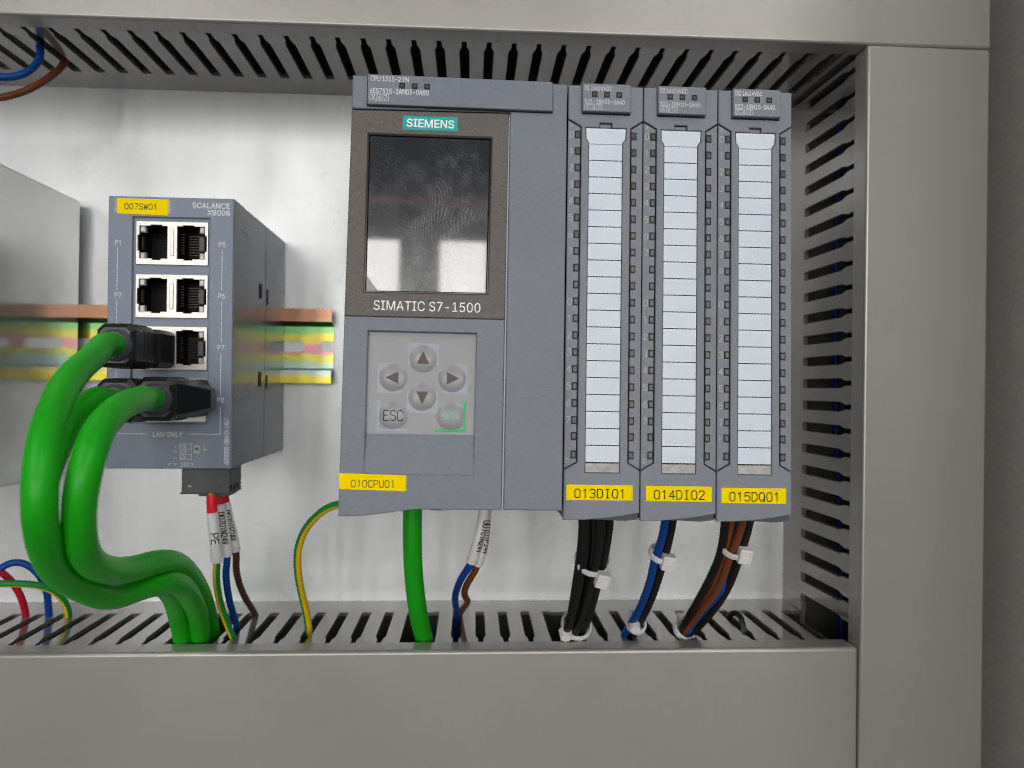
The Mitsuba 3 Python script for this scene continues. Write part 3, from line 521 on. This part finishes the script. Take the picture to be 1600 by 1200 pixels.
# ------------------------------------------------------------------ network cables and plugs
CAB = {'A': ('thick green network cable arching out of the third-row port, outermost of the loops', -66.7 + 19.1 - 8, 0),
       'B': ('thick green network cable from the lower right port, looping in front of the switch', -66.7 - 8, 1),
       'C': ('thick green network cable from the lower left port, hidden between the other two', -66.7 - 8, 0)}
PLUG = {'A': ('black plug in the left port of the third row', 0), 'B': ('black plug with a pointed latch lever in the lower right port', 1), 'C': ('black plug in the lower left port, half hidden by a green cable', 0)}
def octa(u, v, a, b, c): return [(u - a + c, v - b), (u + a - c, v - b), (u + a, v - b + c), (u + a, v + b - c), (u + a - c, v + b), (u - a + c, v + b), (u - a, v + b - c), (u - a, v - b + c)]
for q in 'ACB':
    key = thing('network_cable', CAB[q][0], 'network cable')
    pu, pv = {'A': (17.5, -56.4), 'B': (30.2, -73.8), 'C': (17.7, -74.4)}[q]
    ax = [(SW @ np.array([pu, pv, w_, 1.]))[:3] for w_ in (14., 26., 34., 41.)]
    c = smooth_path(ax + list(PATHS[q][3:]), 1.5, 5)
    r = np.full(len(c), 3.75)
    part(key, 'sheath', tube(c, r, 36), 'green_sheath', smooth=True)
    pl = part(key, 'plug', plate(octa(0, 0, 6.7, 6.6, 1.4), 0, 17.5, .8), 'black_plastic',
              SW @ np.array([[1, 0, 0, pu], [0, 1, 0, pv], [0, 0, 1, -3.], [0, 0, 0, 1.]]), label=PLUG[q][0])
    PM = SW @ np.array([[1, 0, 0, pu], [0, 1, 0, pv], [0, 0, 1, -3.], [0, 0, 0, 1.]])
    part(pl, 'collar', plate(octa(-.3, 0, 6.2, 7.2, 2.2), 17.6, 36.0, 1.4), 'black_plastic', PM)
    for w_ in (5.0, 9.0): part(pl, 'rib', plate(octa(0, 0, 6.85, 6.75, 1.4), w_, w_ + .7, .2), 'black_plastic', PM)
    for w_ in (21.5, 24.5, 27.5): part(pl, 'rib', plate(octa(-.3, 0, 6.38, 7.38, 2.25), w_, w_ + 1.1, .3), 'black_plastic', PM)
    th = np.linspace(0, 2 * np.pi, 37)[:-1]
    ring = lambda rr: [(rr * math.cos(t), rr * math.sin(t)) for t in th]
    part(pl, 'gland', plate(ring(5.3), 35.5, 37.6, .9, [ring(3.9)]), 'plastic_dark', PM, smooth=30)
    if q == 'B':
        lever = m3.Manifold.batch_hull([m3.Manifold.sphere(.7, 10).translate(p) for p in ((5, 6, 14), (5, -6.2, 14), (5, 5, 34), (5, -5, 34), (11.2, 3.0, 13), (11.2, -3.4, 13), (11.2, 2.6, 18), (11.2, -3.0, 18))])
        part(pl, 'latch_lever', man(lever), 'black_plastic', PM, smooth=25)
key = single('network_cable', 'straight green network cable hanging from under the controller into the duct', 'network cable', tube(smooth_path(PATHS['G'], 1.5, 7), 3.6, 36), 'green_sheath', smooth=True)

# ------------------------------------------------------------------ loose wires
GRN, YEL = np.array([.012, .235, .045]), np.array([.72, .46, .012])
def wire(name, label, pts, r, m, ferrule=None, sleeve=None, text=None, facing=(0, -1, 0), shift=0., tstart=None, tcap=1.9, tlen=None, stripe=None, rs=1.9, group=None):
    c = smooth_path(pts, .9, 6)
    if stripe or sleeve or ferrule:
        key = thing(name, label, 'wire', group)
        if stripe:
            mm, col = striped(c, r, GRN, YEL, *stripe); part(key, 'insulation', mm, 'wire_striped', smooth=True, color=col)
        else: part(key, 'insulation', tube(c, r, 18), m, smooth=True)
        if ferrule: part(key, 'ferrule', tube(cut_path(c, *ferrule), rs * .93, 20), 'ferrule_red', smooth=40)
        if sleeve:
            cc = cut_path(c, *sleeve); sl = part(key, 'marker_sleeve', tube(cc, rs, 24), 'sleeve_white', smooth=40)
            if text: part(sl, 'lettering', wrap_text(letters(text, 0, -tcap / 2, tcap, tlen, .42, 1.6), cc, rs, tstart, facing, shift), 'ink_black')
    else: key = single(name, label, 'wire', tube(c, r, 18), m, smooth=True, group=group)
    return key
wire('earth_wire', 'green and yellow earth wire under the switch in a white sleeve marked PE', PATHS['PE1'], 1.35, None, (.6, 7.7), (7.2, 26.8), 'PE', (.3, -1, 0), 0, 7.8, 2.8, 4.2, (1.4, 4.2), 2.05)
wire('power_wire', 'blue wire under the switch in the middle of three white marker sleeves', PATHS['BL1'], 1.35, 'wire_blue', (0, 4.8), (4.2, 25.0), '00701N24V', (.2, -1, 0), .1, 3.0, 2.2, 12.6, None, 1.95)
wire('power_wire', 'dark brown wire under the switch, rightmost of three in white marker sleeves', PATHS['BR1'], 1.35, 'wire_darkbrown', (0, 4.2), (3.6, 24.4), '00701P24V', (.2, -1, 0), .2, 3.0, 2.2, 12.6, None, 1.95)
wire('earth_wire', 'green and yellow earth wire curving out from behind the controller\'s lower left corner', PATHS['GND'], 1.55, None, stripe=(-1.5, 1.25))
wire('power_wire', 'blue wire in a white marker sleeve hanging under the controller', PATHS['BL2'], 1.4, 'wire_blue', (0, 1.6), (1.0, 23.6), '00701N24V', (.8, -1, 0), 0, 4.2, 2.2, 12.6, None, 2.05)
wire('power_wire', 'brown wire in a white marker sleeve hanging under the controller', PATHS['BR2'], 1.35, 'wire_brown', (0, 1.6), (1.0, 24.6), '00701P24V', (.9, -1, 0), 0, 4.4, 2.2, 12.8, None, 2.0)
wire('loose_wire', 'red wire at the lower left edge dropping into the duct', PATHS['RD'], 1.5, 'wire_red')
wire('loose_wire', 'blue wire arching into the bottom duct at the lower left edge', PATHS['BU'], 1.5, 'wire_blue')
wire('earth_wire', 'green and yellow earth wire bending into the duct at the lower left edge', PATHS['GY'], 1.5, None, stripe=(2.1, 4.2))
wire('loose_wire', 'blue wire curling into the top duct at the upper left corner', PATHS['TB'], 1.5, 'wire_blue')
wire('loose_wire', 'brown wire rising into the top duct at the upper left corner', PATHS['TR'], 1.5, 'wire_brown')
wire('loose_wire', 'small black wire loop poking out of a slot in the bottom duct', PATHS['loop'], 1.3, 'wire_black')

# ------------------------------------------------------------------ controller
CP = frame((-39.85, 251.07, 101.03), (-3.89, .43, .39))
cpu = thing('controller', 'grey-blue controller with a dark glass display and six round keys', 'controller')
bot = [(-.1, -141.9), (5, -141.75), (10, -141.3), (15, -140.6), (20, -139.9), (24, -139.5), (50.9, -139.35)]
part(cpu, 'housing', plate([(.3, -.3), (69.8, -.3), (69.8, -139.0), (22, -139.0), (.3, -140.5)], -112, -3.0), 'plastic_controller', CP)
part(cpu, 'front_frame', plate([(0, 0), (0, -11.1), (51.35, -10.25), (51.35, -139.35), (69.9, -139.33), (70.05, 0)], -3.0, 0, .3), 'plastic_controller', CP)
key_hole = [(7.35, -83.45), (41.8, -83.45), (41.6, -128.5), (7.5, -128.5)]
scr = [(5.45, -19.2), (45.6, -19.0), (45.15, -70.9), (5.65, -71.2)]
part(cpu, 'display_bezel', plate([(0.02, -11.6), (51.0, -10.75), (50.7, -78.75), (-.2, -78.9)], -3.0, .08, .25, [scr]), 'plastic_bezel', CP)
scr_out = [(5.45, -19.2), (45.6, -19.0), (45.15, -70.9), (5.65, -71.2)]
scr_in = offset_ring(scr_out[::-1], .45)
part(cpu, 'display_rim', plate(offset_ring(scr_out[::-1], .06), -2.0, .0, .1, [scr_in]), 'gloss_rim', CP)
dsp = part(cpu, 'display', plate(offset_ring(scr_out[::-1], .5), -2.0, -.55, .25), 'screen_glass', CP, label='dark smudged glass screen with fingerprints')
part(dsp, 'film_corner', plate([(6.4, -70.3), (9.9, -70.4), (6.3, -65.6)], -.6, -.48, .03), 'film_edge', CP)
part(cpu, 'front_flap', plate([(-.2, -79.0), (50.68, -78.85), (50.62, -139.35), (24, -139.45), (20, -139.9), (15, -140.6), (10, -141.3), (5, -141.75), (-.08, -141.9)], -3.0, 0, .25, [key_hole]), 'plastic_controller', CP)
pad = part(cpu, 'keypad', slab(7.36, 41.75, -116.0, -83.46, -2.9, -2.0), 'key_membrane', CP)
ramp = trimesh.Trimesh([(7.5, -116.05, -1.75), (41.7, -116.05, -1.75), (41.6, -128.5, -.05), (7.5, -128.5, -.05), (7.5, -116.05, -2.9), (41.7, -116.05, -2.9)], [(0, 3, 2), (0, 2, 1), (0, 1, 5), (0, 5, 4)], process=False)
part(cpu, 'keypad_ramp', ramp, 'plastic_controller', CP)
DR, DH = 4.6, .85
def dome_h(u, v):
    r2 = np.clip((u ** 2 + v ** 2) / DR ** 2, 0, 1); return DH * (1 - r2 ** 1.15) - .02
def dome():
    rr = np.linspace(0, DR, 14); th = np.arange(40) * 2 * np.pi / 40
    v = [(0, 0, dome_h(0., 0.))] + [(r * math.cos(t), r * math.sin(t), float(dome_h(r * math.cos(t), r * math.sin(t)))) for r in rr[1:] for t in th]
    f = [(0, 1 + j, 1 + (j + 1) % 40) for j in range(40)]
    for i in range(12):
        a, b = 1 + i * 40, 1 + (i + 1) * 40
        for j in range(40): k = (j + 1) % 40; f += [(a + j, b + j, b + k), (a + j, b + k, a + k)]
    return trimesh.Trimesh(np.array(v), f, process=False)
def on_dome(m):
    m = m.subdivide_to_size(.5) if hasattr(m, 'subdivide_to_size') else m; v = np.array(m.vertices); v[:, 2] = dome_h(v[:, 0], v[:, 1]) + .03 + (v[:, 2] > v[:, 2].mean()) * .03
    return trimesh.Trimesh(v, m.faces, process=False)
dm = dome()
def tri(d): 
    a = np.array([(0, 2.35), (-1.95, -1.75), (1.95, -1.75)]); c, s_ = math.cos(d), math.sin(d)
    return Polygon(a @ np.array([[c, s_], [-s_, c]]))
def patch(u, v, boxes, m): 
    return extr(unary_union([sbox(u + a, v + b, u + c, v + d_) for a, b, c, d_ in boxes]), .05, -1.99)
KEYS = [('up', 24.89, -91.76, tri(0), [(-4.9, -2.0, 4.9, 4.9)]), ('left', 15.5, -98.09, tri(math.pi / 2), [(-4.9, -5.0, 0, 4.6), (0, -5, 2.5, -3.5)]),
        ('right', 34.35, -97.97, tri(-math.pi / 2), [(0, -5.0, 4.9, 4.6), (-2.5, -5, 0, -3.5)]), ('down', 24.92, -104.12, tri(math.pi), [(-4.9, -5.0, 4.9, 2.0)]),
        ('ESC', 15.84, -110.16, None, [(-5.1, -4.9, -4.3, 4.9), (-4.3, -4.9, 4.9, -4.1)]), ('OK', 34.08, -110.23, None, [(4.0, -5.0, 4.9, 5.0), (-5.0, -5.0, 4.9, -4.0)])]
for nm, u, v, g, boxes in KEYS:
    part(pad, 'key_patch', patch(u, v, boxes, None), 'ok_green' if nm == 'OK' else 'key_light', CP, label='green printed corner beside the OK key' if nm == 'OK' else None)
    A = CP @ np.array([[1, 0, 0, u], [0, 1, 0, v], [0, 0, 1, -2.0], [0, 0, 0, 1.]])
    kk = part(cpu, 'key', dm, 'key_dome', A, smooth=True, label='round key with the mark ' + nm if g is None else 'round arrow key pointing ' + nm)
    if g is not None: part(kk, 'arrow', on_dome(extr(g, .03, 0)), 'ink_brown', A)
    elif nm == 'ESC': part(kk, 'lettering', on_dome(flat(letters('ESC', -2.95, -1.6, 3.2, 6.0, .30, 1.6))), 'ink_black', A)
    else: part(kk, 'lettering', on_dome(flat(letters('OK', -1.9, -1.3, 2.6, 3.9, .42, 1.6))), 'ok_print', A)
hd = part(cpu, 'header_plate', plate([(4.95, -.02), (5.1, -10.0), (65.1, -9.8), (65.0, -.02)], -.1, 1.3, .15), 'plastic_controller', CP)
part(hd, 'lettering', cat_mesh([type_mesh('CPU 1515-2 PN', 5.9, -2.25, 1.6, 12.3, True, 1.3), type_mesh('6ES7515-2AN03-0AB0', 5.8, -6.4, 1.7, 18.9, True, 1.3), type_mesh('X', 6.3, -8.45, 1.5, 1.3, False, 1.3), type_mesh('6', 8.45, -8.45, 1.5, 1.1, False, 1.3), type_mesh('7', 10.4, -8.45, 1.5, 1.1, False, 1.3),
     flat(lines([[(5.85, -6.75), (11.9, -6.75), (11.9, -8.7), (5.85, -8.7), (5.85, -6.75)], [(8.1, -6.75), (8.1, -8.7)], [(10.0, -6.75), (10.0, -8.7)]], .13), 1.3)]), 'ink_white', CP)
def led(root, u, v, wd, ht, w, lens, name='status_light'):
    k = copy(root, name, RIM[(wd, ht)], M_, u, v, w)
    kk = numbered(k + '__lens'); A = M_.copy(); A[:3, 3] = (M_ @ np.array([u, v, w, 1.]))[:3]; scene[kk] = {**LENS[(wd, ht)][lens], 'to_world': T(to_m(A).tolist())}
RIM, LENS = {}, {}
for wd, ht in ((1.9, 1.9), (1.9, 2.6)):
    RIM[(wd, ht)] = shared(plate(rect(-wd / 2, wd / 2, -ht / 2, ht / 2), -.1, .10, .04), 'led_rim')
    LENS[(wd, ht)] = [shared(plate(rect(-wd / 2 + .42, wd / 2 - .34, -ht / 2 + .46, ht / 2 - .46), .05, .16, .05), 'led_lens_%d' % k) for k in range(4)]
M_ = CP
for i, u in enumerate((16.05, 20.1, 24.15)): led(hd, u, -3.5, 1.9, 1.9, 1.3, i % 3)
part(hd, 'gap', plate([(4.62, -.02), (4.75, -10.4), (65.3, -10.2), (65.2, -.02), (65.0, -.02), (65.05, -9.75), (5.15, -9.95), (5.0, -.02)], -.1, .03), 'black_hole', CP)  # flat black strip, no gap cut: paints the shade round the header plate
bd = part(cpu, 'maker_badge', plate([(16.45, -12.95), (34.3, -12.8), (34.3, -17.5), (16.5, -17.65)], .05, .2, .04), 'logo_teal', CP)
part(bd, 'lettering', type_mesh('SIEMENS', 17.75, -16.55, 2.6, 15.4, True, .2), 'ink_bright', CP)
part(cpu, 'printed_name', type_mesh('SIMATIC S7-1500', 8.9, -76.75, 3.05, 33.9, False, .08), 'ink_bright', CP)
tl = part(cpu, 'name_label', plate([(-.2, -128.5), (20.7, -128.9), (20.7, -133.85), (-.12, -133.4)], -.02, .18, .03), 'label_yellow', CP, label='yellow tape label reading 010CPU01')
part(tl, 'lettering', flat(letters('010CPU01', 3.7, -132.75, 2.15, 13.4, .24, 1.8), .18), 'ink_black', CP)
part(cpu, 'hinge_strip', slab(50.75, 51.28, -139.2, -11.2, -2.5, -.35, .1), 'ink_dim', CP)
# underside: plug block, bolt and dark connector
part(cpu, 'terminal_block', man(cube(40, 50, -140.2, -136, -44, -36)), 'plastic_dark', CP)
bolt = []
for i in range(9):
    y0 = -136 - i * .8; bolt.append(m3.Manifold.cylinder(.45, 2.0, 2.35, 20).translate((0, 0, 0)).rotate((90, 0, 0)).translate((28.6, y0, -40)) + m3.Manifold.cylinder(.35, 2.35, 2.0, 20).rotate((90, 0, 0)).translate((28.6, y0 - .45, -40)))
part(cpu, 'fixing_bolt', man(m3.Manifold.compose(bolt)), 'zinc_bolt', CP)

# ------------------------------------------------------------------ input and output modules
STRIP = [(5.95, -14.0), (19.35, -14.0), (19.2, -17.6), (18.12, -19.0), (18.12, -127.2), (7.05, -127.2), (7.05, -19.0), (6.1, -17.6)]
field_h = (124.15 - 19.45) / 19
FIELD = shared(plate(rect(7.12, 18.05, -field_h + .15, -.15), -.5, -.30, .03), 'paper_white')
FIELD0 = shared(plate([(6.1, -14.15), (19.2, -14.15), (19.05, -17.6), (18.05, -18.9), (18.05, -19.36), (7.12, -19.36), (7.12, -18.9), (6.25, -17.6)], -.5, -.30, .03), 'paper_white')
led_v = [-16.5 - 5.52 * i for i in range(18)] + [-115.5, -121.4]
MOD = [('first', '013DI01', 'DI 16x24VDC', '521-1BH10-0AA0', 0, 'next to the controller', (1.02, -131.1, 22.5, -136.0)), ('second', '014DI02', 'DI 16x24VDC', '521-1BH10-0AA0', 25, 'in the middle of three', (1.85, -131.2, 23.45, -136.1)), ('third', '015DQ01', 'DQ 16x24VDC', '522-1BH10-0AA0', 50, 'beside the right-hand duct', (1.6, -131.5, 22.95, -136.45))]
for nm, tag, kind, order, du, where, lb in MOD:
    M_ = frame((30.54, 251.27, 100.27), (-2.19, .28, -.47)) @ np.array([[1, 0, 0, du], [0, 1, 0, 0], [0, 0, 1, 0], [0, 0, 0, 1.]])
    md = thing('io_module', 'grey plug-in module %s, labelled %s in yellow' % (where, tag), 'control module', 'modules beside the controller')
    part(md, 'housing', plate([(.3, -.3), (24.75, -.3), (24.75, -142.3), (20, -142.8), (.3, -142.0)], -112, -1.9), 'plastic_dark', M_)
    lower = [(24.78, -140.0), (20, -140.9), (14, -141.75), (7, -142.35), (.12, -142.5)]
    notch = [(10.5, -12.35), (14.6, -12.3), (14.6, -14.0)]
    centre = [(.12, 0), (.12, -11.2), (4.55, -13.75), (4.45, -124.0), (.12, -126.5)] + lower[::-1] + [(24.78, -126.5), (20.8, -124.1), (20.72, -14.0), (24.78, -11.35), (24.78, 0)]
    hole = [(5.85, -13.95), (10.5, -13.95), (10.5, -12.3), (14.65, -12.3), (14.65, -13.95), (19.45, -13.95), (19.3, -17.65), (18.22, -19.05), (18.22, -127.3), (6.95, -127.3), (6.95, -19.05), (6.0, -17.65)]
    part(md, 'front_cover', plate(centre, -1.8, 0, .22, [hole]), 'plastic_module', M_)
    part(md, 'light_strip', plate([(.12, -11.75), (4.12, -14.05), (4.02, -123.75), (.12, -126.0)], -1.8, -.12, .15), 'plastic_module', M_)
    part(md, 'light_strip', plate([(24.78, -11.9), (21.1, -14.25), (21.2, -123.9), (24.78, -126.0)], -1.8, -.12, .15), 'plastic_module', M_)
    st = part(md, 'label_strip', plate(STRIP, -1.0, -.52), 'led_rim', M_)
    k = numbered(st + '__field'); scene[k] = {**FIELD0, 'to_world': T(to_m(M_).tolist())}
    for i in range(19): copy(st, 'field', FIELD, M_, 0, -19.36 - i * field_h * .9985)
    part(st, 'tail', slab(7.12, 18.05, -127.1, -124.2, -.5, -.34, .03), 'clear_tail', M_)
    part(md, 'strip_catch', slab(10.7, 14.4, -13.7, -12.5, -1.7, -.9, .1), 'plastic_module', M_)
    for i, v in enumerate(led_v):
        led(md, 3.25 - (0 if i < 18 else .1), v, 1.9, 2.6, -.1, rng.randrange(4)); led(md, 21.85, v - .05, 1.9, 2.6, -.1, rng.randrange(4))
    pr = [letters('a', .85, -13.9, 1.4, .9, .13), letters('b', .75, -123.9, 1.5, .9, .13)]
    for g in range(2):
        for i in range(8): pr.append(letters(str(i), .7, led_v[g * 10 + i] - 1.0, 2.0, 1.1, .20))
    if tag == '015DQ01': pr += [letters('p', .75, led_v[8] - .5, 1.9, 1.0, .13), letters('p', .75, led_v[18] - .5, 1.9, 1.0, .13)]
    part(md, 'print', flat(unary_union(pr), -.12), 'ink_dim', M_)
    hd = part(md, 'header_plate', plate([(4.5, -.02), (4.6, -9.2), (20.4, -9.2), (20.35, -.02)], -.1, 1.7, .15), 'plastic_module', M_)
    part(hd, 'gap', plate([(4.35, -.02), (4.45, -9.75), (20.6, -9.75), (20.5, -.02), (20.3, -.02), (20.35, -9.15), (4.65, -9.15), (4.55, -.02)], -.1, .03), 'black_hole', M_)  # black strip painted in for the dark shaded line under the header
    for i, u in enumerate((8.45, 12.49, 16.53)): led(hd, u, -3.6, 1.9, 1.9, 1.7, rng.randrange(4))
    part(hd, 'lettering', cat_mesh([type_mesh(kind, 5.2, -2.3, 1.5, 9.0, True, 1.7), type_mesh(order, 5.15, -6.75, 1.5, 13.3, True, 1.7), type_mesh('X', 5.5, -8.5, 1.35, 1.2, False, 1.7), type_mesh('6', 7.65, -8.5, 1.35, 1.0, False, 1.7), type_mesh('7', 9.6, -8.5, 1.35, 1.0, False, 1.7),
         flat(lines([[(5.2, -6.98), (11.0, -6.98), (11.0, -8.7), (5.2, -8.7), (5.2, -6.98)], [(7.15, -6.98), (7.15, -8.7)], [(9.1, -6.98), (9.1, -8.7)]], .12), 1.7)]), 'ink_white' if tag == '015DQ01' else 'ink_pale', M_)
    tl = part(md, 'name_label', slab(lb[0], lb[2], lb[3], lb[1], -.02, .18, .03), 'label_yellow', M_)
    part(tl, 'lettering', flat(letters(tag, lb[0] + 2.75, lb[3] + .75, 2.75, 16.3, .34, 1.8), .18), 'ink_black', M_)
    part(md, 'release_latch', man(hull_box(12.5, 24.2, -143.2, -138, -28, -9, .6, 8)), 'plastic_dark', M_)

# ------------------------------------------------------------------ wire bundles under the modules
cc = smooth_path(PATHS['M1'], 1.2, 7); tt, aa, bb = frames_along(cc)
pos = [(0, 0)] + [(2.85 * math.cos(t), 2.85 * math.sin(t)) for t in np.arange(6) * math.pi / 3 + .3] + [(4.9 * math.cos(t), 4.0 * math.sin(t)) for t in (-2.6, -1.6, -.5, .5, 3.4)]
for i, (a, b) in enumerate(pos):
    s_ = np.linspace(0, 1, len(cc)); tw = .9 * s_ + .3 * np.sin(s_ * 4 + i)
    spread = 1.06 - .22 * s_ + .11 * np.sin(s_ * 5 + i * 1.7)
    ex, ey = np.array([1, 0, 0]), np.array([0, 1, .25])
    off = (a * np.cos(tw * .5) - b * np.sin(tw * .5))[:, None] * spread[:, None] * ex + (a * np.sin(tw * .5) + b * np.cos(tw * .5))[:, None] * spread[:, None] * ey
    single('bundled_wire', 'black wire in the thick tied bundle under the module labelled 013DI01', 'wire', tube(cc + off, 1.42, 16), 'wire_black', smooth=True, group='black wires of the thick bundle')
for nm, lab, m in (('b2bl', 'blue wire tied to black ones under the module labelled 014DI02', 'wire_blue'), ('b2bk', 'black wire tied beside the blue one under the module labelled 014DI02', 'wire_black'), ('b2bk2', 'black wire tied beside the blue one under the module labelled 014DI02', 'wire_black'),
                   ('bkL', 'black wire at the left of the mixed bundle under the module labelled 015DQ01', 'wire_black'), ('br1', 'brown wire, left of two, in the mixed bundle under the module labelled 015DQ01', 'wire_brown'), ('br2', 'brown wire, right of two, in the mixed bundle under the module labelled 015DQ01', 'wire_brown'),
                   ('bkR', 'black wire at the right of the mixed bundle under the module labelled 015DQ01', 'wire_black'), ('bkR2', 'black wire at the back of the mixed bundle under the module labelled 015DQ01', 'wire_black'), ('bl', 'blue wire emerging low in the mixed bundle under the module labelled 015DQ01', 'wire_blue')):
    single('bundled_wire', lab, 'wire', tube(smooth_path(PATHS[nm], 1.2, 6), 1.55 if nm != 'bkR2' else 1.4, 18), m, smooth=True, group='black wires of the two-colour bundle' if nm in ('b2bk', 'b2bk2') else None)

def tie(label, centre, e1, e2, a, b, head, hrot, hsize=(4.9, 5.8, 3.8), bw=2.3, cone=None):
    """A cable tie: a flat band round the ellipse a*e1, b*e2 about the centre, and its head block at the point head."""
    c = np.array(centre, float); e1 = np.array(e1, float) / np.linalg.norm(e1); e2 = np.array(e2, float); e2 -= e1 * (e2 @ e1); e2 /= np.linalg.norm(e2); nn = np.cross(e1, e2)
    th = np.arange(64) * 2 * np.pi / 64; n = 64
    rad = np.cos(th)[:, None] * e1 * b + np.sin(th)[:, None] * e2 * a; rad /= np.linalg.norm(rad, axis=1, keepdims=True)
    p = c + a * np.cos(th)[:, None] * e1 + b * np.sin(th)[:, None] * e2
    sec = [(-.5, -bw / 2 + .2), (-.3, -bw / 2), (.3, -bw / 2), (.55, -bw / 2 + .3), (.55, bw / 2 - .3), (.3, bw / 2), (-.3, bw / 2), (-.5, bw / 2 - .2)]
    v = np.stack([p + rad * x + nn * y for x, y in sec], 1).reshape(-1, 3); m_ = len(sec); f = []
    for i in range(n):
        for j in range(m_):
            q = [i * m_ + j, i * m_ + (j + 1) % m_, ((i + 1) % n) * m_ + (j + 1) % m_, ((i + 1) % n) * m_ + j]; f += [(q[0], q[1], q[2]), (q[0], q[2], q[3])]
    band = trimesh.Trimesh(v, f, process=False); band.fix_normals()
    key = thing('cable_tie', label, 'cable tie')
    part(key, 'band', band, 'nylon_white', smooth=50)
    if head is not None:
        A = np.eye(4); A[:3, :3] = Rotation.from_euler('yxz', hrot, degrees=True).as_matrix(); A[:3, 3] = head
        hx, hz, hy = (q / 2 for q in hsize)
        hb = hull_box(-hx, hx, -hy, hy, -hz, hz, .5, 10) - cube(-hx * .55, hx * .55, -hy - 1, -hy + .5, -hz * .15, hz * .55)
        if cone: hb = m3.Manifold.batch_hull([m3.Manifold.cylinder(hy * 2, hx * .97, hx * .8, 8).rotate((90, 0, 0)).translate((0, hy, 0))])
        part(key, 'head', man(hb), 'nylon_white', A, smooth=25)
Q = PATHS
tie('white cable tie round the upper part of the thick black bundle', np.array(Q['m1t1c'][0]) + (0, 2, 0), (1, 0, -.12), (0, -1, -.75), 6.4, 6.6, np.array(Q['m1t1h'][0]), (15, 20, 0))
tie('white cable tie round the foot of the thick black bundle, head at the left', np.array(Q['m1t2c'][0]), (1, 0, -.25), (0, -1, -.9), 5.9, 6.2, np.array(Q['m1t2h'][0]), (10, 35, 0), (6.0, 6.0, 3.6), cone=True)
tie('white cable tie round the upper part of the blue and black wires', np.array(Q['m2t1c'][0]) + (0, 1, 0), (1, 0, -.3), (0, -1, -.7), 3.6, 3.9, np.array(Q['m2t1h'][0]), (9, 15, 0))
tie('white cable tie round the foot of the blue and black wires', np.array(Q['m2t2c'][0]), (1, 0, -.1), (0, -1, -.9), 3.7, 3.9, np.array(Q['m2t2h'][0]), (25, 30, 0), (5.0, 5.0, 3.4), cone=True)
tie('white cable tie round the upper part of the mixed brown and black bundle', np.array(Q['m3t1c'][0]) + (0, 1, 0), (1, 0, -.1), (0, -1, -.8), 4.7, 5.0, np.array(Q['m3t1h'][0]), (7, 18, 0))
tie('white cable tie band round the foot of the mixed bundle, head turned away', np.array(Q['m3t2c'][0]), (1, 0, -.5), (0, -1, -.8), 4.4, 4.6, np.array(Q['m3t2c'][0]) + (1.5, 7, 2), (0, 0, 0))
